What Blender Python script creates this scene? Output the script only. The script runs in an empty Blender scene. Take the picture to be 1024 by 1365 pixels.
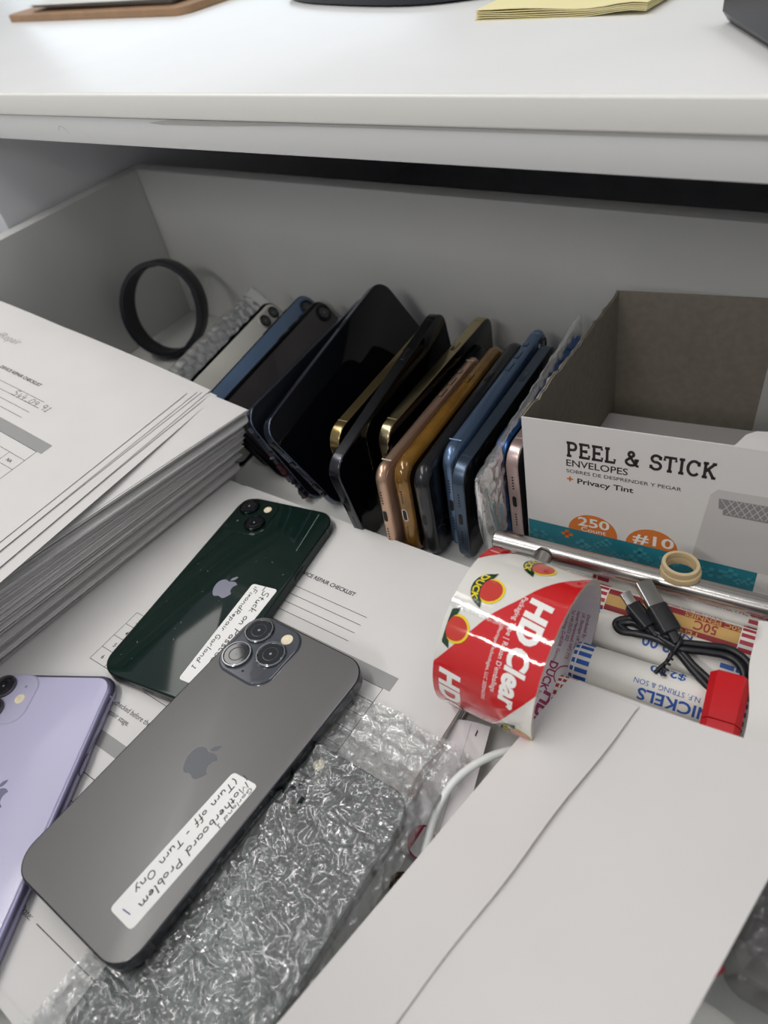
import bpy, bmesh, math, random
from mathutils import Vector, Matrix, noise
from mathutils.geometry import tessellate_polygon
random.seed(7)
scene = bpy.context.scene
COL = scene.collection
S = 0.001            # geometry is written in millimetres
Z0 = 30.0            # drawer floor lies at z = -30 mm in the working frame

# ------------------------------------------------------------------ camera
def rig():
    f, yaw, pitch, roll = 943.58, -0.757, 0.756, -0.226
    fw = Vector((math.sin(yaw)*math.cos(pitch), math.cos(yaw)*math.cos(pitch), -math.sin(pitch)))
    r = Vector((math.cos(yaw), -math.sin(yaw), 0)); u = r.cross(fw)
    c, s = math.cos(roll), math.sin(roll)
    r2 = c*r + s*u; u2 = -s*r + c*u
    cd = bpy.data.cameras.new('camera'); co = bpy.data.objects.new('camera', cd); COL.objects.link(co)
    m = Matrix((r2, u2, -fw)).transposed().to_4x4()
    m.translation = Vector((198.98, -53.56, 293.07+Z0))*S
    co.matrix_world = m
    cd.sensor_fit = 'HORIZONTAL'; cd.sensor_width = 24.0; cd.lens = 24.0*f/1024.0
    cd.clip_start = 0.01; cd.clip_end = 50
    cd.dof.use_dof = True; cd.dof.focus_distance = 0.375; cd.dof.aperture_fstop = 7.0
    scene.camera = co
rig()

# ------------------------------------------------------------------ light
world = bpy.data.worlds.new('room_light'); scene.world = world
world.use_nodes = True
bg = world.node_tree.nodes['Background']
bg.inputs[0].default_value = (0.90, 0.94, 1.0, 1); bg.inputs[1].default_value = 0.36

def area(name, loc, target, sx, sy, power, col, xdir=None):
    ld = bpy.data.lights.new(name, 'AREA'); ld.shape = 'RECTANGLE'; ld.size = sx; ld.size_y = sy
    ld.energy = power; ld.color = col
    o = bpy.data.objects.new(name, ld); COL.objects.link(o)
    loc = Vector(loc); z = (loc - Vector(target)).normalized()
    x = Vector(xdir or (1, 0, 0)); x = (x - z*x.dot(z)).normalized(); y = z.cross(x)
    m = Matrix((x, y, z)).transposed().to_4x4(); m.translation = loc; o.matrix_world = m
    return o
# ceiling fixtures plus an added front fill, 1.7 m above the drawer, running the same way
FX = (0.79, -0.61, 0)
area('ceiling_and_fill_light', (-0.40, -0.40, 1.75), (-0.40, -0.40, 0), 1.5, 0.09, 13.0, (1.0, 0.97, 0.935), FX)
area('ceiling_and_fill_light', (-0.10, -2.10, 1.75), (-0.10, -2.10, 0), 1.5, 0.16, 21.0, (1.0, 0.97, 0.935), FX)  # added front fill that brightens the drawer's back wall
area('ceiling_and_fill_light', (0.50, 0.55, 1.75), (0.50, 0.55, 0), 1.5, 0.30, 6.0, (1.0, 0.97, 0.935), FX)
area('ceiling_and_fill_light', (-1.25, 0.25, 1.75), (-1.25, 0.25, 0), 1.5, 0.60, 9.0, (1.0, 0.97, 0.93), FX)
# daylight from a window beyond the counter, to the left
area('window_light', (-1.9, 1.9, 0.95), (-0.2, 0.3, 0.1), 1.3, 1.1, 6.0, (0.78, 0.90, 1.0), (0.7, 0.7, 0))

vs = scene.view_settings
vs.view_transform = 'Standard'; vs.look = 'None'; vs.exposure = -0.08; vs.gamma = 1.0; vs.use_curve_mapping = False

# ------------------------------------------------------------------ materials
def lin(c):
    return tuple((v/12.92 if v <= 0.04045 else ((v+0.055)/1.055)**2.4) for v in c)
def rgb(h):
    return lin(tuple(int(h[i:i+2], 16)/255 for i in (0, 2, 4)))
_M = {}
def mat(name, hexc, rough=0.5, metal=0.0, spec=0.5, coat=0.0, noise_amt=0.0, noise_scale=60, bump=0.0, bump_scale=400, aniso=0, trans=0.0, alpha=1.0, sss=0):
    if name in _M: return _M[name]
    m = bpy.data.materials.new(name); m.use_nodes = True
    nt = m.node_tree; b = nt.nodes['Principled BSDF']
    c = rgb(hexc)
    b.inputs['Base Color'].default_value = (*c, 1); b.inputs['Roughness'].default_value = rough
    b.inputs['Metallic'].default_value = metal; b.inputs['Specular IOR Level'].default_value = spec
    b.inputs['Coat Weight'].default_value = coat; b.inputs['Coat Roughness'].default_value = 0.04
    b.inputs['Transmission Weight'].default_value = trans; b.inputs['Alpha'].default_value = alpha
    tc = nt.nodes.new('ShaderNodeTexCoord')
    if noise_amt > 0:
        n = nt.nodes.new('ShaderNodeTexNoise'); n.inputs['Scale'].default_value = noise_scale; n.inputs['Detail'].default_value = 5
        nt.links.new(tc.outputs['Object'], n.inputs['Vector'])
        mp = nt.nodes.new('ShaderNodeMapRange'); mp.inputs[1].default_value = 0.3; mp.inputs[2].default_value = 0.7
        mp.inputs[3].default_value = 1-noise_amt; mp.inputs[4].default_value = 1+noise_amt*0.4
        nt.links.new(n.outputs['Fac'], mp.inputs[0])
        mx = nt.nodes.new('ShaderNodeMix'); mx.data_type = 'RGBA'; mx.blend_type = 'MULTIPLY'; mx.inputs[0].default_value = 1
        mx.inputs[6].default_value = (*c, 1); nt.links.new(mp.outputs[0], mx.inputs[7]); nt.links.new(mx.outputs[2], b.inputs['Base Color'])
    if bump > 0:
        n = nt.nodes.new('ShaderNodeTexNoise'); n.inputs['Scale'].default_value = bump_scale; n.inputs['Detail'].default_value = 4
        nt.links.new(tc.outputs['Object'], n.inputs['Vector'])
        bp = nt.nodes.new('ShaderNodeBump'); bp.inputs['Strength'].default_value = bump; bp.inputs['Distance'].default_value = 0.0005
        nt.links.new(n.outputs['Fac'], bp.inputs['Height']); nt.links.new(bp.outputs[0], b.inputs['Normal']); nt.links.new(bp.outputs[0], b.inputs['Coat Normal'])
    _M[name] = m
    return m

def film(name, body=0.10, gloss=1.0, bump=0.6, bscale=330, tint=(0.93, 0.95, 0.95), rough=0.13, base=0.05):
    """thin clear plastic: lets light through, glints on every crease"""
    if name in _M: return _M[name]
    m = bpy.data.materials.new(name); m.use_nodes = True; nt = m.node_tree
    nt.nodes.remove(nt.nodes['Principled BSDF']); out = nt.nodes['Material Output']
    tc = nt.nodes.new('ShaderNodeTexCoord')
    n = nt.nodes.new('ShaderNodeTexNoise'); n.inputs['Scale'].default_value = bscale; n.inputs['Detail'].default_value = 3; n.inputs['Distortion'].default_value = 1.5
    nt.links.new(tc.outputs['Object'], n.inputs['Vector'])
    bp = nt.nodes.new('ShaderNodeBump'); bp.inputs['Strength'].default_value = bump; bp.inputs['Distance'].default_value = 0.0016
    nt.links.new(n.outputs['Fac'], bp.inputs['Height'])
    tr = nt.nodes.new('ShaderNodeBsdfTransparent'); tr.inputs[0].default_value = (*tint, 1)
    gl = nt.nodes.new('ShaderNodeBsdfGlossy'); gl.inputs['Roughness'].default_value = rough; gl.inputs[0].default_value = (1, 1, 1, 1)
    nt.links.new(bp.outputs[0], gl.inputs['Normal'])
    df = nt.nodes.new('ShaderNodeBsdfDiffuse'); df.inputs[0].default_value = (0.85, 0.87, 0.87, 1); nt.links.new(bp.outputs[0], df.inputs['Normal'])
    fr = nt.nodes.new('ShaderNodeFresnel'); fr.inputs[0].default_value = 1.5; nt.links.new(bp.outputs[0], fr.inputs['Normal'])
    mu = nt.nodes.new('ShaderNodeMath'); mu.operation = 'MULTIPLY_ADD'; mu.inputs[1].default_value = gloss; mu.inputs[2].default_value = base; mu.use_clamp = True
    nt.links.new(fr.outputs[0], mu.inputs[0])
    m1 = nt.nodes.new('ShaderNodeMixShader'); m1.inputs[0].default_value = body
    nt.links.new(tr.outputs[0], m1.inputs[1]); nt.links.new(df.outputs[0], m1.inputs[2])
    m2 = nt.nodes.new('ShaderNodeMixShader'); nt.links.new(mu.outputs[0], m2.inputs[0])
    nt.links.new(m1.outputs[0], m2.inputs[1]); nt.links.new(gl.outputs[0], m2.inputs[2])
    nt.links.new(m2.outputs[0], out.inputs[0])
    _M[name] = m
    return m

LAMINATE = lambda: mat('white_laminate', 'DCDCDA', 0.38, bump=0.05, bump_scale=900)
COUNTER = lambda: mat('counter_laminate', 'E8E8E7', 0.27, spec=0.5, noise_amt=0.04, noise_scale=9, bump=0.07, bump_scale=60)
DRAWER = lambda: mat('drawer_board', 'D0D0CD', 0.42, noise_amt=0.03, noise_scale=14)
PAPER = lambda: mat('paper', 'DDDBD9', 0.85, spec=0.2, noise_amt=0.03, noise_scale=30)
INK = lambda: mat('printed_ink', '1C1B20', 0.7)
GREYINK = lambda: mat('grey_print', '9B9B9A', 0.8)
PEN = lambda: mat('black_pen', '16161C', 0.6)
BLUEPEN = lambda: mat('blue_pen', '2A2F7A', 0.6)
LABELP = lambda: mat('label_paper', 'F2F1EF', 0.6, noise_amt=0.03, noise_scale=50)
LENS = lambda: mat('lens_glass', '07080C', 0.05, spec=0.9, coat=0.6)
IRIS = lambda: mat('lens_iris', '2A2C34', 0.25, spec=0.7)
FLASH = lambda: mat('flash_diffuser', 'F4E6C8', 0.25, noise_amt=0.15, noise_scale=500)
BLACKHOLE = lambda: mat('port_black', '0A0A0C', 0.6)
SCREEN = lambda: mat('black_screen_glass', '05070C', 0.06, spec=0.45, noise_amt=0.2, noise_scale=40)
STEEL = lambda: mat('brushed_steel', 'BDBAB6', 0.26, 1.0, bump=0.05, bump_scale=1500)

# ------------------------------------------------------------------ builders
def V(x, y, z): return Vector((x, y, z))
def place(o, x, y, z, rz=0.0):
    o.location = (x*S, y*S, (z+Z0)*S); o.rotation_euler = (0, 0, math.radians(rz))
    return o
def pose(o, org, ax, ay, az):
    m = Matrix((ax, ay, az)).transposed().to_4x4(); m.translation = Vector((org[0], org[1], org[2]+Z0))*S
    o.matrix_world = m
def tag(o, label, cat, group=None, kind=None):
    o['label'] = label; o['category'] = cat
    if group: o['group'] = group
    if kind: o['kind'] = kind
    return o
def thing(name, label, cat, group=None):
    o = bpy.data.objects.new(name, None); o.empty_display_size = 0.01; COL.objects.link(o)
    return tag(o, label, cat, group)
def mesh(name, verts, faces, m, parent=None, smooth=None, dz=0.0):
    me = bpy.data.meshes.new(name)
    me.from_pydata([(v[0]*S, v[1]*S, (v[2]+dz)*S) for v in verts], [], faces)
    me.materials.append(m() if callable(m) else m)
    if smooth is not None:
        for p in me.polygons: p.use_smooth = True
        if smooth < 180: me.set_sharp_from_angle(angle=math.radians(smooth))
    me.update()
    o = bpy.data.objects.new(name, me); COL.objects.link(o)
    if parent: o.parent = parent
    return o
def again(o, parent, x=0, y=0, z=0):
    c = o.copy(); COL.objects.link(c); c.parent = parent; c.location = (x*S, y*S, z*S); return c
def box(x0, x1, y0, y1, z0, z1):
    v = [(x, y, z) for z in (z0, z1) for y in (y0, y1) for x in (x0, x1)]
    return v, [(0, 2, 3, 1), (4, 5, 7, 6), (0, 1, 5, 4), (2, 6, 7, 3), (0, 4, 6, 2), (1, 3, 7, 5)]
def bevbox(name, dims, m, parent=None, bev=1.0, seg=2):
    v, f = box(*dims); o = mesh(name, v, f, m, parent)
    bm = bmesh.new(); bm.from_mesh(o.data)
    bmesh.ops.bevel(bm, geom=bm.edges[:], offset=bev*S, segments=seg, affect='EDGES', profile=0.5)
    bmesh.ops.recalc_face_normals(bm, faces=bm.faces[:])
    bm.to_mesh(o.data); bm.free()
    for p in o.data.polygons: p.use_smooth = True
    o.data.set_sharp_from_angle(angle=math.radians(40))
    return o
def rrect(w, l, R, seg=9):
    pts = []
    for cx, cy, a0 in ((w/2-R, l/2-R, 0), (-w/2+R, l/2-R, 90), (-w/2+R, -l/2+R, 180), (w/2-R, -l/2+R, 270)):
        for i in range(seg+1):
            a = math.radians(a0 + 90*i/seg); pts.append((cx+R*math.cos(a), cy+R*math.sin(a)))
    return pts
def slab(w, l, R, prof, cap0=False, cap1=False, seg=9, ox=0, oy=0):
    """stack of rounded rectangles: prof = [(inset, z), ...]"""
    v, f = [], []; n = 0
    for ins, z in prof:
        ring = rrect(w-2*ins, l-2*ins, max(R-ins, 0.05), seg); n = len(ring)
        v += [(x+ox, y+oy, z) for x, y in ring]
    for k in range(len(prof)-1):
        for i in range(n):
            j = (i+1) % n; f.append((k*n+i, k*n+j, (k+1)*n+j, (k+1)*n+i))
    if cap0: f.append(tuple(range(n-1, -1, -1)))
    if cap1: f.append(tuple(range((len(prof)-1)*n, len(prof)*n)))
    return v, f
def lathe(prof, seg=32, ox=0, oy=0, oz=0):
    v, f = [], []
    for r, z in prof:
        for i in range(seg):
            a = 2*math.pi*i/seg; v.append((ox+r*math.cos(a), oy+r*math.sin(a), oz+z))
    for k in range(len(prof)-1):
        for i in range(seg):
            j = (i+1) % seg; f.append((k*seg+i, k*seg+j, (k+1)*seg+j, (k+1)*seg+i))
    return v, f
def disc(r, z, seg=28, ox=0, oy=0):
    return [(ox+r*math.cos(2*math.pi*i/seg), oy+r*math.sin(2*math.pi*i/seg), z) for i in range(seg)], [tuple(range(seg))]
def smoothpath(pts, n=8):
    P = [Vector(p) for p in pts]; out = []
    for i in range(len(P)-1):
        p0 = P[max(i-1, 0)]; p1 = P[i]; p2 = P[i+1]; p3 = P[min(i+2, len(P)-1)]
        for k in range(n):
            t = k/n
            out.append(0.5*((2*p1)+(p2-p0)*t+(2*p0-5*p1+4*p2-p3)*t*t+(3*p1-p0-3*p2+p3)*t**3))
    out.append(P[-1]); return out
def tube(pts, r, seg=10, caps=True, radii=None):
    v, f = [], []; n = len(pts); up = Vector((0, 0, 1)); prev = None
    for i, p in enumerate(pts):
        t = (pts[min(i+1, n-1)]-pts[max(i-1, 0)]).normalized()
        if prev is None:
            a = up if abs(t.z) < 0.9 else Vector((1, 0, 0)); x = t.cross(a).normalized()
        else:
            x = (prev - t*prev.dot(t)).normalized()
        prev = x; y = t.cross(x); rr = radii[i] if radii else r
        for k in range(seg):
            a = 2*math.pi*k/seg; v.append(p + x*rr*math.cos(a) + y*rr*math.sin(a))
    for i in range(n-1):
        for k in range(seg):
            j = (k+1) % seg; f.append((i*seg+k, i*seg+j, (i+1)*seg+j, (i+1)*seg+k))
    if caps:
        f.append(tuple(range(seg-1, -1, -1))); f.append(tuple(range((n-1)*seg, n*seg)))
    return v, f
def merge(*parts):
    v, f = [], []
    for pv, pf in parts:
        b = len(v); v += list(pv); f += [tuple(i+b for i in q) for q in pf]
    return v, f
def grid(nx, ny, fn):
    v = [fn(i/(nx-1), j/(ny-1)) for j in range(ny) for i in range(nx)]
    f = [(j*nx+i, j*nx+i+1, (j+1)*nx+i+1, (j+1)*nx+i) for j in range(ny-1) for i in range(nx-1)]
    return v, f
def sheet(nx, ny, fn, th=0.12):
    """a bent sheet of paper with real thickness; fn(u, v) gives its top"""
    v, f = grid(nx, ny, fn); n = len(v)
    v2 = [(p[0], p[1], p[2]-th) for p in v]
    f2 = [tuple(i+n for i in reversed(q)) for q in f]
    edge = [i for i in range(nx)] + [j*nx+nx-1 for j in range(1, ny)] + [(ny-1)*nx+i for i in range(nx-2, -1, -1)] + [j*nx for j in range(ny-2, 0, -1)]
    f3 = [(edge[(k+1) % len(edge)], edge[k], edge[k]+n, edge[(k+1) % len(edge)]+n) for k in range(len(edge))]
    return v+v2, f+f2+f3
def poly(pts, z=0.0):
    t = tessellate_polygon([[Vector((x, y, 0)) for x, y in pts]])
    fs = []
    for a, b, c in t:
        A, B, C_ = pts[a], pts[b], pts[c]
        s = (B[0]-A[0])*(C_[1]-A[1])-(B[1]-A[1])*(C_[0]-A[0])
        fs.append((a, b, c) if s > 0 else (a, c, b))
    return [(x, y, z) for x, y in pts], fs

# lettering ---------------------------------------------------------
_T = {}
def text2d(s, h, sx=1.0, bold=0.0, align='LEFT', shear=0.0, space=1.0):
    """flat letters of cap height h (mm) -> (verts2d, faces); baseline at y=0"""
    key = (s, bold, shear, space)
    if key not in _T:
        cu = bpy.data.curves.new('t', 'FONT'); cu.body = s; cu.size = 1.0; cu.offset = bold; cu.resolution_u = 3
        cu.shear = shear; cu.space_character = space
        o = bpy.data.objects.new('t', cu); COL.objects.link(o)
        bpy.context.view_layer.update()
        me = bpy.data.meshes.new_from_object(o.evaluated_get(bpy.context.evaluated_depsgraph_get()))
        _T[key] = ([(v.co.x, v.co.y) for v in me.vertices], [tuple(p.vertices) for p in me.polygons])
        bpy.data.objects.remove(o); bpy.data.curves.remove(cu); bpy.data.meshes.remove(me)
    v, f = _T[key]
    k = h/0.70
    x0 = min(p[0] for p in v); x1 = max(p[0] for p in v)
    off = x0 if align == 'LEFT' else ((x0+x1)/2 if align == 'CENTER' else x1)
    return [((p[0]-off)*k*sx, p[1]*k) for p in v], f
def width2d(v): return max(p[0] for p in v)-min(p[0] for p in v)
def ribbon(strokes, w):
    """pen strokes -> flat ribbon"""
    v, f = [], []
    for st in strokes:
        if len(st) < 2: continue
        b = len(v); n = len(st)
        for i, p in enumerate(st):
            q0 = st[max(i-1, 0)]; q1 = st[min(i+1, n-1)]
            dx, dy = q1[0]-q0[0], q1[1]-q0[1]; L = math.hypot(dx, dy) or 1
            nx, ny = -dy/L*w/2, dx/L*w/2
            v += [(p[0]+nx, p[1]+ny), (p[0]-nx, p[1]-ny)]
        for i in range(n-1): f.append((b+2*i+1, b+2*i+3, b+2*i+2, b+2*i))
    return v, f
def arc(cx, cy, rx, ry, a0, a1, n=9):
    return [(cx+rx*math.cos(math.radians(a0+(a1-a0)*i/n)), cy+ry*math.sin(math.radians(a0+(a1-a0)*i/n))) for i in range(n+1)]
# handwriting glyphs: (advance, strokes) in a box with x-height .5, caps 1
def _hand():
    A = arc; g = {}
    g['a'] = (.5, [A(.2, .24, .18, .22, 60, 400), [(.38, .45), (.38, .12), (.46, 0)]])
    g['b'] = (.5, [[(.06, 1), (.05, .05)], A(.2, .22, .17, .22, 150, -170)])
    g['c'] = (.42, [A(.22, .24, .18, .23, 50, 310)])
    g['d'] = (.52, [A(.2, .22, .17, .22, 30, 350), [(.4, 1), (.38, .1), (.46, 0)]])
    g['e'] = (.44, [[(.05, .24), (.35, .27)] + A(.2, .25, .16, .23, 20, 310)])
    g['f'] = (.36, [A(.26, .8, .14, .17, 60, 180)+[(.12, .0), (.1, -.25)], [(0, .45), (.3, .47)]])
    g['h'] = (.48, [[(.06, 1), (.04, 0)], [(.05, .3)]+A(.2, .3, .15, .18, 150, 0)+[(.36, 0)]])
    g['i'] = (.2, [[(.08, .45), (.08, .05), (.14, 0)], [(.1, .62), (.11, .68)]])
    g['k'] = (.46, [[(.05, 1), (.04, 0)], [(.36, .5), (.06, .24), (.4, 0)]])
    g['l'] = (.2, [[(.08, 1), (.06, .06), (.14, 0)]])
    g['m'] = (.72, [[(.03, .46), (.05, 0)], [(.05, .3)]+A(.17, .3, .12, .17, 150, 0)+[(.29, 0)], [(.29, .3)]+A(.43, .3, .13, .17, 150, 0)+[(.58, .05), (.66, 0)]])
    g['n'] = (.48, [[(.04, .46), (.06, 0)], [(.06, .3)]+A(.2, .3, .15, .17, 150, 0)+[(.36, .05), (.44, 0)]])
    g['o'] = (.46, [A(.22, .24, .18, .22, 90, 450)])
    g['p'] = (.48, [[(.06, .46), (.04, -.38)], A(.2, .24, .16, .21, 150, -150)])
    g['r'] = (.36, [[(.05, .46), (.06, 0)], [(.06, .28)]+A(.2, .3, .14, .17, 160, 50)])
    g['s'] = (.38, [A(.2, .36, .13, .11, 40, 240, 6)+A(.18, .12, .14, .12, 80, -150, 6)])
    g['t'] = (.36, [[(.16, .85), (.14, .08), (.26, .02)], [(0, .55), (.32, .58)]])
    g['u'] = (.48, [[(.05, .46)]+A(.19, .18, .14, .17, 180, 350)+[(.36, .46), (.36, .05), (.44, 0)]])
    g['x'] = (.42, [[(.03, .45), (.36, 0)], [(.36, .46), (.02, 0)]])
    g['y'] = (.46, [[(.04, .46), (.18, .1)], [(.36, .46), (.16, -.2), (.02, -.36)]])
    g['F'] = (.5, [[(.08, 1), (.06, 0)], [(.08, .98), (.46, 1)], [(.08, .52), (.38, .54)]])
    g['G'] = (.62, [A(.3, .5, .27, .48, 50, 330)+[(.54, .42), (.3, .42)]])
    g['M'] = (.8, [[(.04, 0), (.1, .95), (.36, .3), (.62, .98), (.7, 0)]])
    g['O'] = (.66, [A(.3, .5, .27, .46, 90, 460)])
    g['P'] = (.54, [[(.08, .98), (.06, 0)], [(.02, .98)]+A(.22, .74, .24, .24, 80, -90)+[(.08, .48)]])
    g['R'] = (.58, [[(.08, .98), (.06, 0)], [(.02, .98)]+A(.22, .74, .24, .24, 80, -90)+[(.1, .48), (.5, 0)]])
    g['S'] = (.54, [A(.28, .74, .2, .23, 40, 240, 8)+A(.24, .24, .22, .25, 80, -150, 8)])
    g['T'] = (.6, [[(0, .96), (.58, 1)], [(.3, .98), (.26, 0)]])
    g['1'] = (.3, [[(.06, .78), (.16, .95), (.14, 0)], [(0, 0), (.28, .02)]])
    g['4'] = (.5, [[(.18, .95), (.04, .4), (.44, .42)], [(.34, .7), (.3, 0)]])
    g['5'] = (.5, [[(.42, .95), (.12, .93), (.1, .56)]+arc(.2, .3, .2, .28, 100, -140)])
    g['0'] = (.5, [A(.22, .48, .19, .44, 90, 450)])
    g['9'] = (.48, [A(.2, .7, .16, .22, 20, 380)+[(.32, 0)]])
    g['('] = (.34, [A(.34, .45, .26, .62, 120, 240)]); g[')'] = (.3, [A(-.04, .45, .26, .62, 60, -60)])
    g['-'] = (.4, [[(.06, .34), (.34, .36)]]); g['_'] = (.4, [[(.02, .05), (.38, .1)]]); g['/'] = (.3, [[(.24, 1), (.02, -.15)]]); g[' '] = (.36, [])
    return g
HG = _hand()
def hand(s, h, w, maxlen=None, slant=0.12, seed=1):
    rnd = random.Random(seed); x = 0; st = []
    for ch in s:
        adv, sk = HG[ch]; dy = rnd.uniform(-.05, .05); k = rnd.uniform(.92, 1.08)
        for q in sk: st.append([((x+px*k+py*slant), py*k+dy) for px, py in q])
        x += adv*k+.04
    sx = h if not maxlen else maxlen/x
    return ribbon([[(px*sx, py*h) for px, py in q] for q in st], w)
def flat(vf, fn):
    v, f = vf; return [fn(x, y) for x, y in v], f
def finer(vf, L):
    """split long edges so letters can follow a curved surface"""
    v, f = vf
    bm = bmesh.new(); bv = [bm.verts.new((x, y, 0)) for x, y in v]
    for q in f:
        try: bm.faces.new([bv[i] for i in q])
        except ValueError: pass
    bmesh.ops.triangulate(bm, faces=bm.faces[:])
    for _ in range(3):
        e = [e for e in bm.edges if e.calc_length() > L]
        if not e: break
        bmesh.ops.subdivide_edges(bm, edges=e, cuts=1); bmesh.ops.triangulate(bm, faces=[q for q in bm.faces if len(q.verts) > 3])
    bm.verts.index_update()
    out = [(q.co.x, q.co.y) for q in bm.verts], [tuple(w.index for w in q.verts) for q in bm.faces]
    bm.free(); return out

def cubics(d):
    """relative-bezier outline: start, then (dx1,dy1,dx2,dy2,dx,dy)..."""
    x, y = d[0]; out = []
    for c in d[1:]:
        if len(c) == 2: x += c[0]; y += c[1]; out.append((x, y)); continue
        for i in range(1, 8):
            t = i/7; a = 3*t*(1-t)**2; b = 3*t*t*(1-t); e = t**3
            out.append((x+a*c[0]+b*c[2]+e*c[4], y+a*c[1]+b*c[3]+e*c[5]))
        x += c[4]; y += c[5]
    return out
FRUIT = cubics([(12.152, 6.896), (-.948, 0, -2.415, -1.078, -3.96, -1.04), (-2.04, .027, -3.91, 1.183, -4.961, 3.014), (-2.117, 3.675, -.546, 9.103, 1.519, 12.09), (1.013, 1.454, 2.208, 3.09, 3.792, 3.039), (1.52, -.065, 2.09, -.987, 3.935, -.987), (1.831, 0, 2.35, .987, 3.96, .948), (1.637, -.026, 2.676, -1.48, 3.676, -2.948), (1.156, -1.688, 1.636, -3.325, 1.662, -3.415), (-.039, -.013, -3.182, -1.221, -3.22, -4.857), (-.026, -3.04, 2.48, -4.494, 2.597, -4.559), (-1.429, -2.09, -3.623, -2.324, -4.39, -2.376), (-2, -.156, -3.675, 1.09, -4.61, 1.09)])
LEAF = cubics([(15.53, 3.83), (.843, -1.012, 1.4, -2.427, 1.245, -3.83), (-1.207, .052, -2.662, .805, -3.532, 1.818), (-.78, .896, -1.454, 2.338, -1.273, 3.714), (1.338, .104, 2.715, -.688, 3.559, -1.701)])
def fruit_logo(h, z, ox=0, oy=0):
    k = h/24
    conv = lambda P: [((x-12)*k+ox, (12-y)*k+oy) for x, y in P]
    def clean(P):
        o = []
        for p in P:
            if not o or math.hypot(p[0]-o[-1][0], p[1]-o[-1][1]) > 1e-3: o.append(p)
        if math.hypot(o[0][0]-o[-1][0], o[0][1]-o[-1][1]) < 1e-3: o.pop()
        return o
    return merge(poly(clean(conv(FRUIT)), z), poly(clean(conv(LEAF)), z))

# ------------------------------------------------------------------ the drawer, counter and cabinet
FLOOR = -30.0
XL, XR, YB, YF, ZT = -392.0, 300.0, 356.0, -165.0, 111.0
drawer = thing('drawer', 'open pale grey drawer full of phones and papers', 'drawer')
place(drawer, 0, 0, FLOOR)
def dpart(name, d, bev=0.8):
    return bevbox(name, (d[0], d[1], d[2], d[3], d[4]-FLOOR, d[5]-FLOOR), DRAWER, drawer, bev)
dpart('bottom_panel', (XL-12, XR+12, YF-12, YB+12, FLOOR-6, FLOOR))
dpart('back_panel', (XL-13, XR+13, YB, YB+14, FLOOR, ZT), 1.2)
dpart('side_panel', (XL-14, XL, YF, YB, FLOOR, ZT), 1.2)
dpart('side_panel', (XR, XR+14, YF, YB, FLOOR, ZT), 1.2)
dpart('front_panel', (XL-14, XR+14, YF-18, YF, FLOOR-10, ZT+8), 1.2)

YC, ZC0, ZC1 = 222.0, 184.0, 212.0
counter = thing('countertop', 'glossy white laminate countertop above the open drawer', 'countertop')
place(counter, 0, 0, ZC0)
v, f = box(-1400, 700, YC+1.2, 950, 0.5, ZC1-ZC0)
bevbox('slab', (-1400, 700, YC+1.2, 950, 0.2, ZC1-ZC0), COUNTER, counter, 0.8)
bevbox('edge_band', (-1399, 699, YC, YC+1.4, 0, 15.2), LAMINATE, counter, 0.5)
bevbox('upper_edge_band', (-1399, 699, YC-1.6, YC+1.3, 15.6, ZC1-ZC0-0.1), lambda: mat('edge_lip', 'EFEDE6', 0.3), counter, 1.1, 3)
# chipped grey strip where the edge band lifts
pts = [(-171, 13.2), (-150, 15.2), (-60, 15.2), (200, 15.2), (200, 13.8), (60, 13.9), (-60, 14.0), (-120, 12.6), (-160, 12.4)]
pv, pf = poly(pts); mesh('lifted_edge_strip', [(x, YC-0.12, z) for x, z, _ in pv], pf, lambda: mat('worn_edge', 'BDBBB7', 0.7), counter)
pv, pf = ribbon([smoothpath2 for smoothpath2 in [[(p.x, p.y) for p in smoothpath([(-262, 7, 0), (-259, 9.5, 0), (-255, 8.4, 0), (-252, 5.5, 0)], 5)]]], 0.25)
mesh('scuff_mark', [(x, YC-0.1, z) for x, z in pv], pf, GREYINK, counter)

cab = thing('cabinet', 'white cabinet carcass under the countertop around the drawer', 'cabinet')
place(cab, 0, 0, -60)
CABM = lambda: mat('cabinet_board', 'CFCFD2', 0.45)
bevbox('side_panel', (-520, -410, 230, 900, 0, ZC0+60-0.2), CABM, cab, 0.8)
bevbox('side_panel', (320, 338, 240, 900, 0, ZC0+60-0.2), CABM, cab, 0.8)
bevbox('back_panel', (-410, 320, 890, 900, 0, ZC0+60-0.2), CABM, cab, 0.8)
bevbox('bottom_panel', (-410, 320, 240, 890, 0, 12), CABM, cab, 0.8)
bevbox('neighbour_drawer_front', (-1000, -521, 226, 244, 0, ZC0+52), CABM, cab, 1.2)
bevbox('neighbour_drawer_front', (339, 690, 226, 244, 0, ZC0+52), CABM, cab, 1.2)

# ------------------------------------------------------------------ phones
def lens_set(bump, x, y, z0, r, ringm, h=1.6, first=True):
    v, f = lathe([(r+.55, 0), (r+.55, h-.3), (r+.25, h), (r-.35, h), (r-.7, h-.5)], 36, x, y, z0)
    mesh('lens_ring', v, f, ringm, bump, 40)
    v, f = merge(lathe([(r-.5, h-.55), (r-.9, h-.42)], 36, x, y, z0), disc(r-.9, z0+h-.42, 36, x, y))
    mesh('lens_glass', v, f, LENS, bump)
    v, f = merge(lathe([(r*.58, h-.40), (r*.53, h-.37), (r*.50, h-.38)], 28, x, y, z0))
    mesh('lens_iris', v, f, IRIS, bump)
    v, f = disc(r*.10, z0+h-.36, 12, x, y); mesh('lens_glint', v, f, lambda: mat('lens_glint_paint', '8E94A0', .3), bump)  # pale dot is a highlight painted onto the lens

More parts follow.
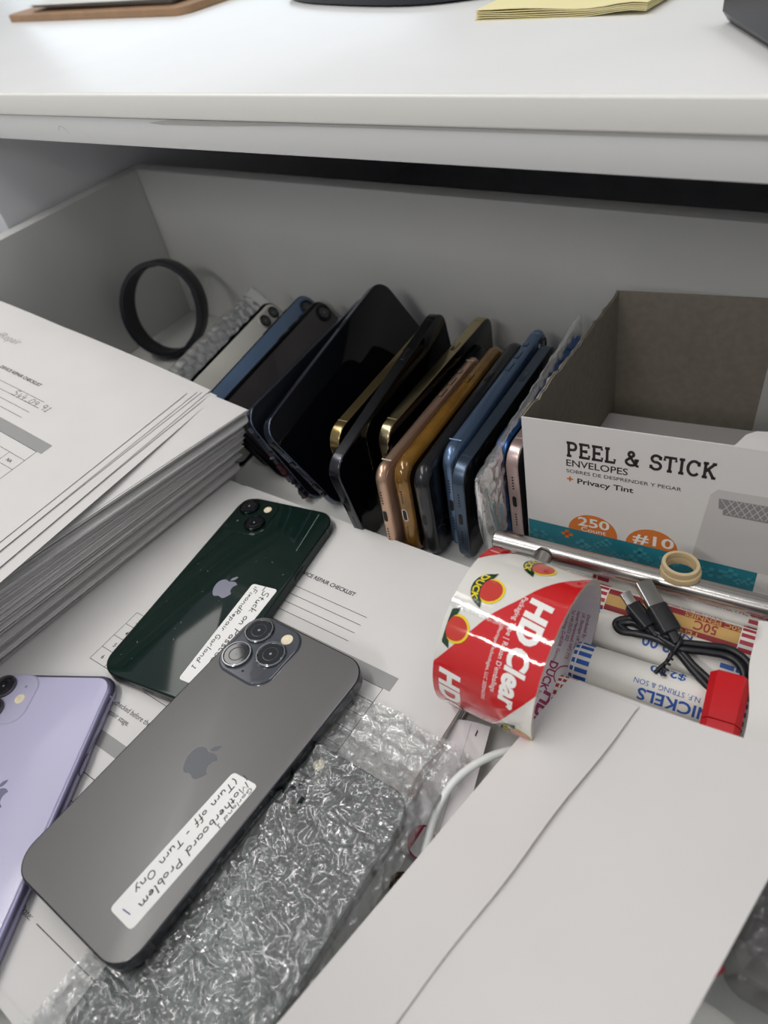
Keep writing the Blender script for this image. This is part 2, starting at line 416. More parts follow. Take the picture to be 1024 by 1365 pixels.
def phone(name, label, w, l, t, R, framem, backm, screenm=SCREEN, edge='flat', cam=None, logo=None, buttons=True, ports=True, camm=None, group=None, portm=None, antenna=None):
    T = thing(name, label, 'phone', group)
    h = t/2
    if edge == 'flat':
        prof = [(.75, -h+.12), (.25, -h+.25), (.05, -h+.6), (0, -h+1.0), (0, h-1.0), (.05, h-.6), (.25, h-.25), (.75, h-.12)]
    else:
        prof = []
        for i in range(11):
            a = math.radians(-78+156*i/10); prof.append((h*.92*(1-math.cos(a)), h*.97*math.sin(a)))
    v, f = slab(w, l, R, prof); mesh('frame', v, f, framem, T, 50)
    ins = .7 if edge == 'flat' else h*.92*(1-math.cos(math.radians(78)))-.15
    top = h-.15 if edge == 'flat' else h*.94
    v, f = slab(w, l, R, [(ins, top-.25), (ins+.05, top+.08), (ins+.35, top+.16)], cap1=True); mesh('back_glass', v, f, backm, T, 30)
    v, f = slab(w, l, R, [(ins+.35, -top-.16), (ins+.05, -top-.08), (ins, top*-1+.25)], cap0=True); mesh('screen_glass', v, f, screenm, T, 30)
    zb = top+.16
    if logo:
        v, f = fruit_logo(logo[0], zb+.04, 0, logo[2] if len(logo) > 2 else 0); mesh('logo', v, f, logo[1], T)
    if buttons:
        for sx, ys in ((1, ((l*.17, 10.5),)), (-1, ((l*.31, 5.0), (l*.22, 9.5), (l*.12, 9.5)))):
            for cy, bl in ys:
                v, f = slab(3.3, bl+.9, 1.6, [(0, 0), (.1, .14)], cap1=True, seg=4)
                mesh('button_gap', [(sx*(w/2+z-.1), cy+y, x) for x, y, z in v], [tuple(reversed(q)) for q in f] if sx > 0 else f, BLACKHOLE, T)
                v, f = slab(2.6, bl, 1.25, [(0, 0), (0, .35), (.25, .5)], cap1=True, seg=4)
                # local: x->thickness, y->length, z->out
                mesh('side_button', [(sx*(w/2+z-.1), cy+y, x) for x, y, z in v], [tuple(reversed(q)) for q in f] if sx > 0 else f, framem, T, 40)
    if ports:
        v, f = slab(8.2, 2.6, 1.28, [(0, 0), (.3, .03)], cap1=True, seg=5)
        if portm:
            v2, f2 = slab(9.4, 3.6, 1.7, [(0, 0), (.1, .02)], cap1=True, seg=5)
            mesh('port_rim', [(x, -l/2-z-.01, y) for x, y, z in v2], f2, portm, T)
        mesh('charging_port', [(x, -l/2-z-.05, y) for x, y, z in v], f, BLACKHOLE, T)
        hv = disc(.62, 0, 10)
        for sx in (-1, 1):
            for i in range(5):
                mesh('speaker_hole', [(x+sx*(10+2.1*i), -l/2-.06, y) for x, y, z in hv[0]], hv[1], BLACKHOLE, T)
    if antenna:
        for sy in (-1, 1):
            v = [(w/2+.02, sy*(l/2-R-2.2)-.5, -h+.5), (w/2+.02, sy*(l/2-R-2.2)+.5, -h+.5), (w/2+.02, sy*(l/2-R-2.2)+.5, h-.5), (w/2+.02, sy*(l/2-R-2.2)-.5, h-.5)]
            mesh('antenna_line', v, [(0, 1, 2, 3)], antenna, T)
            mesh('antenna_line', [(-x, y, z) for x, y, z in v], [(3, 2, 1, 0)], antenna, T)
    if cam == 'pro':
        bx, by = -w/2+20.4, l/2-20.4
        v, f = slab(36.5, 37.5, 10.5, [(-.5, 0), (0, .25), (.1, .9), (.6, 1.25)], cap1=True, ox=bx, oy=by)
        B = mesh('camera_bump', v, f, camm, T, 35, zb)
        zz = zb+1.25
        for lx, ly in ((-8.4, 9.0), (-8.4, -8.6), (8.2, 0.2)): lens_set(B, bx+lx, by+ly, zz, 7.6, lambda: mat('lens_ring_chrome', '9A9C9F', .16, 1.0))
        v, f = merge(lathe([(3.3, 0), (3.1, .2)], 24, bx+9, by+12, zz), disc(3.1, zz+.2, 24, bx+9, by+12)); mesh('flash', v, f, FLASH, B)
        v, f = disc(3.4, zz+.05, 24, bx+9, by-12); mesh('lidar_sensor', v, f, lambda: mat('lidar_glass', '3C3C44', .2), B)
        v, f = disc(.7, zz+.05, 10, bx+1.5, by-14.6); mesh('microphone_hole', v, f, BLACKHOLE, B)
    elif cam == 'diag':
        bx, by = -w/2+16.6, l/2-16.6
        v, f = slab(29.5, 30.5, 8.5, [(-.4, 0), (0, .2), (.4, .8)], cap1=True, ox=bx, oy=by); B = mesh('camera_bump', v, f, camm, T, 35, zb)
        for lx, ly in ((-6.3, 6.3), (6.3, -6.3)): lens_set(B, bx+lx, by+ly, zb+.8, 6.4, lambda: mat('lens_ring_dark', '1B2A26', .2, .8))
        v, f = merge(lathe([(2.7, 0), (2.5, .2)], 24, bx+7.5, by+7.5, zb+.8), disc(2.5, zb+1.0, 24, bx+7.5, by+7.5)); mesh('flash', v, f, FLASH, B)
        v, f = disc(.8, zb+.86, 12, bx-7, by-7); mesh('microphone_hole', v, f, lambda: mat('mic_grey', '5A6660', .5), B)
    elif cam == 'vert':
        bx, by = -w/2+17.0, l/2-17.0
        v, f = slab(29, 30, 9.5, [(-.4, 0), (0, .2), (.4, .7)], cap1=True, ox=bx, oy=by); B = mesh('camera_bump', v, f, camm, T, 35, zb)
        for ly in (7, -7): lens_set(B, bx-6.0, by+ly, zb+.7, 6.3, lambda: mat('lens_ring_worn', '6E6870', .35, .9))
        v, f = merge(lathe([(2.9, 0), (2.7, .2)], 24, bx+7.2, by, zb+.7), disc(2.7, zb+.9, 24, bx+7.2, by)); mesh('flash', v, f, FLASH, B)
        v, f = disc(.8, zb+.76, 12, bx+7.2, by+7.5); mesh('microphone_hole', v, f, lambda: mat('mic_mauve', '8A86A0', .5), B)
    elif cam == 'pill':
        bx, by = -w/2+10.5, l/2-17
        v, f = slab(11.5, 24, 5.7, [(-.3, 0), (0, .3), (.3, 1.2)], cap1=True, ox=bx, oy=by); B = mesh('camera_bump', v, f, camm, T, 35, zb)
        for ly in (6.2, -6.2): lens_set(B, bx, by+ly, zb+1.2, 4.4, lambda: mat('lens_ring_black', '15161A', .25, .5), .7)
    elif cam == 'single':
        bx, by = -w/2+11, l/2-11
        v, f = lathe([(7, 0), (6.8, 1.2), (6.2, 1.3)], 32, bx, by); B = mesh('camera_bump', v, f, camm, T, 35, zb)
        lens_set(B, bx, by, zb+.6, 5.2, lambda: mat('lens_ring_black', '15161A', .25, .5), .9)
    T['_t'] = t
    return T

def sticker(T, pts, z, name='label_sticker'):
    """rounded sticker from 4 corners on the back"""
    q = [Vector((p[0], p[1], 0)) for p in pts]; out = []
    for i in range(4):
        a, b, c = q[i-1], q[i], q[(i+1) % 4]; r = 2.2
        u = (a-b).normalized()*r; w_ = (c-b).normalized()*r
        for k in range(6):
            t = k/5; out.append(tuple(((1-t)**2*(b+u)+2*t*(1-t)*b+t*t*(b+w_))[:2]))
    v, f = poly(out, z+.1); n = len(v); v2 = [(x, y, z) for x, y, _ in v]
    v += v2; f += [(i, (i+1) % n, (i+1) % n+n, i+n) for i in range(n)]
    return mesh(name, v, f, LABELP, T)
def scribble(parent, s, org, d, h, length, w, m, z, seed=1, name='handwriting'):
    """writing starts at org, runs along unit d"""
    dx, dy = d; vf = hand(s, h, w, length, seed=seed)
    vv, ff = flat(vf, lambda x, y: (org[0]+x*dx-y*dy, org[1]+x*dy+y*dx, z))
    return mesh(name, vv, ff, m, parent)

# -- grey phone in the middle
g = phone('smartphone', 'matte grey phone with three lenses and a long white handwritten label', 78.1, 160.8, 7.65, 12.5,
          lambda: mat('graphite_steel', '55565A', .18, 1.0), lambda: mat('grey_matte_glass', '757473', .40, .3, noise_amt=.02),
          cam='pro', logo=(18.5, lambda: mat('grey_logo', '3A3D45', .18, .2)), camm=lambda: mat('grey_bump_glass', '54565D', .16, .2), antenna=lambda: mat('antenna_grey', '3A3A3E', .5))
ax = V(1, -.009, .032).normalized(); ay = V(.009, 1, -.040); ay = (ay-ax*ay.dot(ax)).normalized(); az = ax.cross(ay)
pose(g, V(0, 0, 0)-az*3.9, ax, ay, az)
ZG = 3.675+.16
st = sticker(g, [(18.0, 2.9), (32.6, 3.9), (29.6, -67.0), (15.2, -66.6)], ZG+.03)
D = (-.035, -.9994)
scribble(st, 'Garland 1', (30.2, 1.6), D, 1.9, 21, .33, PEN, ZG+.2, 3)
scribble(st, 'Motherboard Problem', (26.4, 2.4), D, 3.6, 62, .52, PEN, ZG+.2, 4)
scribble(st, '(Turn off - Turn Ony', (20.2, 1.2), D, 3.2, 58, .5, PEN, ZG+.2, 5)
mesh('pen_mark', *flat(ribbon([[(23.5, 4.1), (26.6, 3.2)]], .4), lambda x, y: (x, y, ZG+.2)), PEN, st)
mesh('pen_mark', *flat(ribbon([[(20.2, -63.6), (24.6, -63.2)]], .45), lambda x, y: (x, y, ZG+.2)), BLUEPEN, st)

# -- green phone
gr = phone('smartphone', 'dark green glossy phone with two diagonal lenses and a white label', 71.5, 146.7, 7.65, 11.5,
           lambda: mat('green_alu', '2C3634', .3, .9), lambda: mat('green_glass', '12241F', .07, spec=.55, noise_amt=.12, noise_scale=80), cam='diag',
           logo=(17.0, lambda: mat('green_logo', '8C8C9C', .25, .4)), camm=lambda: mat('green_bump_glass', '12221D', .14), antenna=lambda: mat('antenna_grey', '3A3A3E', .5))
na = -.149
ay = V(math.sin(na), math.cos(na), -.026).normalized(); ax = V(math.cos(na), -math.sin(na), .028); ax = (ax-ay*ax.dot(ay)).normalized(); az = ax.cross(ay)
gc = V(-71.66, 86.71, -7.95)
pose(gr, gc-az*3.85, ax, ay, az)
def gl(x, y):                       # drawer plan position -> position on the green phone's back
    d = V(x, y, -7.95)-gc; return (d.dot(ax), d.dot(ay))
ZN = 3.675+.16
st = sticker(gr, [gl(-57.5, 95.6), gl(-40.2, 98.6), gl(-33.0, 28.6), gl(-48.2, 26.6)], ZN+.03)
a_ = gl(-44.0, 95.0); b_ = gl(-36, 30); L_ = math.hypot(b_[0]-a_[0], b_[1]-a_[1]); D = ((b_[0]-a_[0])/L_, (b_[1]-a_[1])/L_)
scribble(st, 'Stuck on Passcode', gl(-47.0, 94.6), D, 4.2, 56, .52, PEN, ZN+.2, 8)
scribble(st, 'iFixandRepair Garland 1', gl(-54.6, 94.6), D, 3.3, 60, .44, PEN, ZN+.2, 9)
mesh('pen_mark', *flat(ribbon([[gl(-48.5, 97.3), gl(-48.0, 93.6)]], .5), lambda x, y: (x, y, ZN+.2)), PEN, st)
rnd = random.Random(5)
sc_ = [[gl(-58.3, 159.9), gl(-54.3, 143), gl(-50.8, 128)]]
sc2_ = [[gl(-82+rnd.uniform(-1, 1), 100+rnd.uniform(-1, 1)), gl(-80, 101)]]
mesh('scratch', *flat(ribbon(sc_, .28), lambda x, y: (x, y, ZN+.03)), lambda: mat('scratch_line', '8E9A94', .5), gr)
for i in range(26):
    x, y = rnd.uniform(-30, 30), rnd.uniform(-66, 30); a = rnd.uniform(0, 3.1); q = rnd.uniform(.3, 1.3)
    mesh('scratch', *flat(ribbon([[(x, y), (x+q*math.cos(a), y+q*math.sin(a))]], .2), lambda x, y: (x, y, ZN+.03)), lambda: mat('scratch_line', '8E9A94', .5), gr)

# -- purple phone
pu = phone('smartphone', 'lavender purple phone at the left edge with two stacked lenses', 75.7, 150.9, 8.3, 11.0,
           lambda: mat('lavender_alu', '8D8AA6', .3, .8), lambda: mat('lavender_glass', 'BDBAD6', .16, spec=.25), edge='round', cam='vert',
           logo=(17.5, lambda: mat('lavender_logo', '77768F', .25, .3), 6), camm=lambda: mat('lavender_bump', 'B9B6D0', .3), antenna=lambda: mat('lavender_line', '9C9AB8', .5))
pa = math.radians(27.5)
ay = V(-math.sin(pa), math.cos(pa), 0); ax = V(math.cos(pa), math.sin(pa), 0)
tr = V(-82.5, 13.0, -7.4)
pose(pu, tr-ax*37.85-ay*75.45-V(0, 0, 4.15), ax, ay, V(0, 0, 1))

# -- phone wrapped in bubble wrap
wr = phone('smartphone', 'dark grey-green phone lying inside the crumpled bubble wrap', 71.5, 146.7, 7.4, 11.5,
           lambda: mat('slate_frame', '2B302E', .3, .8), lambda: mat('slate_back', '5A625F', .3, .2), cam='diag', camm=lambda: mat('slate_bump', '4B5350', .3))
pose(wr, V(58.2, -37.0, -11.9), V(1, .0, 0), V(0, 1, 0), V(0, 0, 1))

# -- phones filed on their sides: (x, y, z) of the near bottom corner of the face turned to the right
def filed(T, w, l, pos, lean, yaw, pitch, shows):
    lean, yaw, pitch = map(math.radians, (lean, yaw, pitch))
    L = V(math.sin(yaw)*math.cos(pitch), math.cos(yaw)*math.cos(pitch), math.sin(pitch)); H = V(math.cos(yaw), -math.sin(yaw), 0)
    U = H.cross(L); Vv = math.cos(lean)*U-math.sin(lean)*H; N = L.cross(Vv)
    Z = N if shows == 'back' else -N
    X = L.cross(Z); c = Vector(pos)+Vv*w/2+L*l/2-N*T['_t']/2
    pose(T, c, X, L, Z); return T
GR = 'phones filed on edge along the back of the drawer'
def fm(n, h, r=.22, m=1.0): return lambda: mat(n, h, r, m)
glass = lambda n, h, r=.08: (lambda: mat(n, h, r, spec=.5))
DARKB = glass('black_back', '0B0D13')
T = phone('smartphone', 'white-backed phone with black rim leaning next to the bubble wrap', 70.9, 143.6, 7.7, 11, fm('black_steel', '0E0F12'), glass('white_glass', 'D6D4CB', .12), cam='pill', camm=lambda: mat('white_bump', 'B9B7B0', .2), group=GR, edge='round')
filed(T, 70.9, 143.6, (-161, 185, -30), 38, -8, 2.8, 'back')
T = phone('smartphone', 'pale blue phone leaning between the white phone and dark phones', 71.5, 146.7, 7.4, 11, fm('navy_steel', '10151F'), lambda: mat('denim_glass', '5E7592', .12), cam='single', camm=lambda: mat('denim_bump', '33415A', .2), group=GR)
filed(T, 71.5, 146.7, (-136, 198, -30), 38, -8, 2.8, 'back')
T = phone('smartphone', 'glossy charcoal phone with dark back leaning beside the pale blue phone', 73, 148, 8.2, 11, fm('char_steel', '1C1D22', .3), lambda: mat('char_glass', '3C383A', .1), cam='single', camm=lambda: mat('char_bump', '111216', .2), group=GR, edge='round')
filed(T, 73, 148, (-117, 192, -30), 36, -7.5, 2.2, 'back')
T = phone('smartphone', 'dark navy gutted phone frame with loose parts, lowest before the big screen', 78, 160.8, 7.4, 12.5, fm('navy_band', '5A6274', .24), DARKB, group=GR, screenm=lambda: mat('gutted_dark', '0A0D14', .3))
filed(T, 78, 160.8, (-83.6, 182, -30), 30, -3.9, 1.5, 'screen')
rnd = random.Random(11)
for i in range(22):     # exposed boards along its open end
    x = rnd.uniform(-30, 30); a = rnd.uniform(1, 4.5)
    v, f = box(x-a/2, x+a/2, -80.4-rnd.uniform(.4, 2.4), -80.3, -3.2+rnd.uniform(0, 1.5), 1+rnd.uniform(0, 2.2))
    mesh('exposed_component', v, f, (lambda: mat('comp_black', '101218', .3), lambda: mat('comp_silver', '7A7F88', .3, .8), lambda: mat('comp_red', '36101A', .5))[i % 3 if i % 5 else 2], T)
T = phone('smartphone', 'large black phone screen tilted up highest among the leaning phones', 78, 160.8, 7.4, 12.5, fm('navy_band', '5A6274', .24), DARKB, group=GR)
filed(T, 78, 160.8, (-62.6, 184.6, -29.5), 30.7, -4.6, 7.9, 'screen')
for i in range(9):
    x = rnd.uniform(-28, 30); a = rnd.uniform(2, 6)
    v, f = box(x-a/2, x+a/2, -80.4-rnd.uniform(.3, 1.2), -80.3, -2.6, 1.8); mesh('exposed_component', v, f, lambda: mat('comp_black', '101218', .3), T)
T = phone('smartphone', 'gold-edged black phone tucked between the large screen and graphite phone', 71.5, 146.7, 7.6, 11.5, fm('gold_steel', 'A38F63'), DARKB, group=GR, antenna=lambda: mat('gold_line', '8A7A5A', .5))
filed(T, 71.5, 146.7, (-45.6, 182.8, -30), 2, -4.6, .4, 'screen')
T = phone('smartphone', 'graphite-edged black phone jutting up and forward, port towards the papers', 71.5, 146.7, 7.4, 11.5, fm('graphite_band', '4B4C50', .24), DARKB, group=GR, antenna=lambda: mat('antenna_dark', '202124', .5))
filed(T, 71.5, 146.7, (-28.5, 167.5, -29.5), 2.0, -5.2, 8.1, 'screen')
T = phone('smartphone', 'pale gold-edged black phone right behind the graphite phone', 71.5, 146.7, 7.4, 11.5, fm('pale_gold_steel', 'B8A985'), DARKB, group=GR, antenna=lambda: mat('gold_line', '8A7A5A', .5))
filed(T, 71.5, 146.7, (-19.6, 194.5, -30), 1, -3.7, -1, 'screen')
T = phone('smartphone', 'small plain black phone between pale gold phone and rose gold phone', 64, 134, 6.0, 9.5, fm('black_band', '0C0D11', .3), DARKB, group=GR, edge='round')
filed(T, 64, 134, (-12.4, 186, -30), 1, -4.5, -2, 'screen')
ROSE = fm('rose_alu', 'D0AE96', .3, .85)
T = phone('smartphone', 'rose gold phone with rounded edge and speaker holes facing out', 67.3, 138.4, 7.3, 9.5, ROSE, lambda: mat('rose_back', 'BFA28E', .35, .5), group=GR, edge='round', antenna=lambda: mat('rose_line', 'D9C6B6', .5))
filed(T, 67.3, 138.4, (-4.6, 165.5, -30), 1, -5.6, -3.2, 'back')
# gold phone in an amber case
T = phone('smartphone', 'gold phone in a translucent amber case with white charging port', 70.5, 142, 10.4, 11, lambda: mat('amber_case', '8E6524', .18, .35, coat=.6, noise_amt=.35, noise_scale=70), lambda: mat('amber_back', '7A5424', .2, coat=.4), screenm=lambda: mat('amber_lip', '2A1D10', .2), group=GR, edge='round', portm=lambda: mat('port_white', 'CFCBC2', .4))
filed(T, 70.5, 142, (8.0, 170.8, -30), .5, -4.6, -1.6, 'screen')
v, f = slab(15, 4.2, 2.0, [(0, 0), (.1, .5), (.8, .55)], cap1=True, seg=5)
mesh('case_cutout', [(-35.25-z*.2-.1, 52+x*.0+y*0+x, y) for x, y, z in v], f, lambda: mat('cutout_silver', 'B9B4AA', .35, .6), T)
mesh('case_cutout_slot', [(-35.5-z*.1, 52+x*.5, y*.5) for x, y, z in v], f, BLACKHOLE, T)
T = phone('smartphone', 'black phone in a thick black case with cracked screen edge', 70, 145, 10.0, 11, lambda: mat('black_case', '15171B', .28, coat=.3), lambda: mat('cracked_black', '0B0C10', .15, bump=.5, bump_scale=900), screenm=lambda: mat('cracked_black', '0B0C10', .15), group=GR, edge='round')
filed(T, 70, 145, (20.2, 173.5, -30), .5, -4.4, .1, 'screen')
rnd = random.Random(3)
for i in range(16):
    y = -70+abs(rnd.gauss(0, 26)); x = -20+rnd.uniform(-14, 14)
    mesh('crack', *flat(ribbon([[(x, y), (x+rnd.uniform(-4, 4), y+rnd.uniform(1, 5)), (x+rnd.uniform(-6, 6), y+rnd.uniform(5, 9))]], .16), lambda a, b: (a, b, -4.96)), lambda: mat('crack_line', '77797E', .4), T)
T = phone('smartphone', 'light blue aluminium phone rising above the slate blue phone', 75.7, 150.9, 8.3, 11, fm('sky_alu', '6C83A2', .3, .75), lambda: mat('sky_back', '4A6282', .12), group=GR, edge='round', cam='single', camm=lambda: mat('sky_bump', '1E2C40', .2), antenna=lambda: mat('sky_line', '8FB0D0', .5))
filed(T, 75.7, 150.9, (29.6, 186.5, -30), 1.0, -5.6, -2.8, 'back')
T = phone('smartphone', 'slate blue flat-edged phone standing just left of the bubble wrap pouch', 71.5, 146.7, 7.4, 11.5, fm('slate_alu', '4E5B6C', .32, .75), DARKB, group=GR, antenna=lambda: mat('slate_line', '34445A', .5))
filed(T, 71.5, 146.7, (38.2, 180.5, -30), .5, -5.0, -2.8, 'screen')
T = phone('smartphone', 'bright blue flat-edged phone standing right beside the pink phone', 71.5, 130, 7.4, 11.5, fm('royal_alu', '2F578F', .28, .8), glass('royal_back', '16243A'), group=GR, antenna=lambda: mat('royal_line', '23406A', .5))
filed(T, 71.5, 130, (51.6, 209, -30), 2.5, -2.2, -.5, 'back')
T = phone('smartphone', 'pale pink flat-edged phone standing against the envelope box', 71.5, 130, 7.4, 11.5, fm('pink_alu', 'C9B2AE', .3, .75), glass('pink_back', '15171F'), group=GR, antenna=lambda: mat('pink_line', 'B29A98', .5))
filed(T, 71.5, 130, (60.2, 207.5, -30), 2.5, -2.2, -.5, 'screen')

# ------------------------------------------------------------------ bubble wrap
def bubble(x, y, p=10.2, r=4.6, h=2.3):
    """height of a hexagonal field of round bubbles"""
    row = round(y/(p*.866)); best = 9e9
    for rr in (row-1, row, row+1):
        cy = rr*p*.866; off = (rr % 2)*p/2; c = round((x-off)/p)*p+off
        d = (x-c)**2+(y-cy)**2
        if d < best: best = d
    q = best/(r*r)
    return h*math.sqrt(1-q)**.7 if q < 1 else 0.0
def crease(x, y, s, seed=0):
    return noise.noise(Vector((x*s, y*s, seed*7.3)))
def ridge(x, y, s, seed=0):
    return 1-abs(noise.noise(Vector((x*s, y*s, seed*5.1+2))))*2
def sharp(x, y, s, seed=0):
    n = noise.noise(Vector((x*s, y*s, seed*5.1+2))); return 1-math.sqrt(n*n*4+.012)
def wrap_top(u, v):
    x = 8+u*93; y = -140+v*208
    x += 2.2*crease(x, y, .03, 4)+(3.5*max(0, (y-40)/30) if u > .5 else 0)
    y += 2.5*crease(x, y, .05, 5)
    dx = max(0, 23-x, x-93.5); dy = max(0, y-35.5); d = math.hypot(dx, dy)
    base = -7.4 - min(d*.55, 7.2)
    if x > 94: base -= (x-94)*.5
    w1, w2 = x+3*crease(x, y, .12, 9), y+3*crease(x, y, .12, 10)
    cr = .9*ridge(w1, w2, .08, 1)+1.5*sharp(w1, w2, .17, 2)+1.1*sharp(w2, w1, .31, 3)+.35*sharp(x, y, .62, 4)
    low = 1.0 if d <= 0 else .8
    if x < 40 and y > -82: low *= max(.12, min(1, (x-38)/10+.6)) if x > 30 else .12   # pressed flat under the grey phone
    z = base+(bubble(x, y, 10.2, 4.7, 1.0)+cr*.95)*low
    if x < 41 and -82 < y < 82: z = min(z, -8.2+.032*x-.04*y+.2)
    return (x, y, z)
v, f = grid(190, 420, wrap_top)
bw = mesh('bubble_wrap', v, f, lambda: film('wrap_film', .11, 2.2, .22, 420, rough=.075, base=.05), None, 180)
place(bw, 0, 0, 0); tag(bw, 'crumpled clear bubble wrap sheet lying over the dark phone in front', 'bubble wrap')

def pouch(name, label, w, l, t, seed, m, pitch=9.0, flare=0.0):
    """bubble-wrap sleeve: x thickness, y length, z height"""
    nu, nv = 96, 90; out = []
    for j in range(nv):
        q = j/(nv-1)*2-1; tp = max(.12, (1-abs(q)**9))**.5*(1+flare*max(0, -q)**3)
        for i in range(nu):
            a = 2*math.pi*i/nu; ca, sa = math.cos(a), math.sin(a); e = .55
            cx = math.copysign(abs(ca)**.8, ca)*t/2*tp; cz = math.copysign(abs(sa)**e, sa)*w/2
            y = q*l/2+1.8*crease(cz, cx, .06, seed)
            hgt = bubble(cz, y, pitch, pitch*.46, 1.3)*(abs(ca) > .15)+.35*ridge(cz+cx, y, .12, seed)*tp
            cx += math.copysign(hgt, ca)*min(1, tp)*(.3+.7*abs(ca)); cz *= 1+.03*crease(y, 0, .08, seed+3)
            out.append((cx, y, cz))
    fs = [(j*nu+i, j*nu+(i+1) % nu, (j+1)*nu+(i+1) % nu, (j+1)*nu+i) for j in range(nv-1) for i in range(nu)]
    fs += [tuple(range(nu-1, -1, -1)), tuple(range((nv-1)*nu, nv*nu))]
    o = mesh(name, out, fs, m, None, 180); return tag(o, label, 'bubble wrap')
def stand(o, org, lean, yaw, pitch=0):
    lean, yaw, pitch = map(math.radians, (lean, yaw, pitch))
    L = V(math.sin(yaw)*math.cos(pitch), math.cos(yaw)*math.cos(pitch), math.sin(pitch)); H = V(math.cos(yaw), -math.sin(yaw), 0); U = H.cross(L)
    Vv = math.cos(lean)*U-math.sin(lean)*H; N = L.cross(Vv); pose(o, org, N, L, Vv)
o = pouch('bubble_wrap_pouch', 'clear bubble wrap pouch standing between slate blue phone and bright blue phone', 74, 162, 6.0, 2, lambda: film('wrap_film_standing', .26, .7, .25, 160, rough=.22, base=.03), flare=.7)
stand(o, V(41.2, 265, 7.6), 1.0, -4.2, 2.5)
o = pouch('bubble_wrap_pouch', 'grey bubble wrap pouch leaning left of the white-backed phone', 78, 150, 12, 4, lambda: film('wrap_film_standing', .26, .7, .25, 160, rough=.22, base=.03))
stand(o, V(-206, 248, 6), 40, -8, 3)
T = phone('smartphone', 'dark phone inside the bubble wrap pouch beside the white-backed phone', 66, 136, 6.0, 9, fm('black_band', '0C0D11', .3), glass('plain_grey_back', '55585A', .3))  # wrapped phone has an even grey back
T['_t'] = 6.0
filed(T, 66, 136, (-179.6, 186, -24), 40, -8, 3, 'back')

# ------------------------------------------------------------------ black strap loop
def strap():
    R = 40; prof = []
    n = 56; v, f = [], []
    for i in range(n):
        a = 2*math.pi*i/n
        r = R*(1+.05*math.cos(2*a+.6))
        w = 10.5+1.4*math.cos(a-1.2); th = 3.6+1.0*(math.cos(a+2.0) > .75)
        for rr, ww in ((r, -w), (r+.5, -w+1), (r+.5, w-1), (r, w), (r-th, w), (r-th, -w)):
            v.append((rr*math.cos(a), rr*math.sin(a), ww))
    for i in range(n):
        j = (i+1) % n
        for k in range(6): f.append((i*6+k, j*6+k, j*6+(k+1) % 6, i*6+(k+1) % 6))
    return v, f
wt = thing('wrist_strap', 'closed black wrist strap loop standing in the far left drawer corner', 'strap')
RUB = lambda: mat('black_rubber', '0C101A', .45)
v, f = strap(); mesh('band', v, f, RUB, wt, 40)
v, f = slab(17, 22, 5, [(0, 0), (0, 3.2), (.8, 4.0)], cap0=True, cap1=True, seg=5)
mesh('clasp', [(36.5+z*.9, x, y*.7) for x, y, z in v], f, lambda: mat('strap_clasp', '141A28', .35), wt, 40)
v, f = slab(15, 5, 2, [(0, 0), (0, 1.6), (.4, 2)], cap0=True, cap1=True, seg=4)
mesh('keeper_loop', [((38.5+z)*math.cos(2.4)-x*math.sin(2.4)*.3, (38.5+z)*math.sin(2.4)+x*math.cos(2.4)*.3, y*3.6) for x, y, z in v], f, RUB, wt, 40)
az = V(.46, -.84, .34).normalized(); ax = V(-az.z*.3, 0, 1); ax = (ax-az*ax.dot(az)).normalized(); ay = az.cross(ax)
pose(wt, V(-344, 297, 13), ax, ay, az)

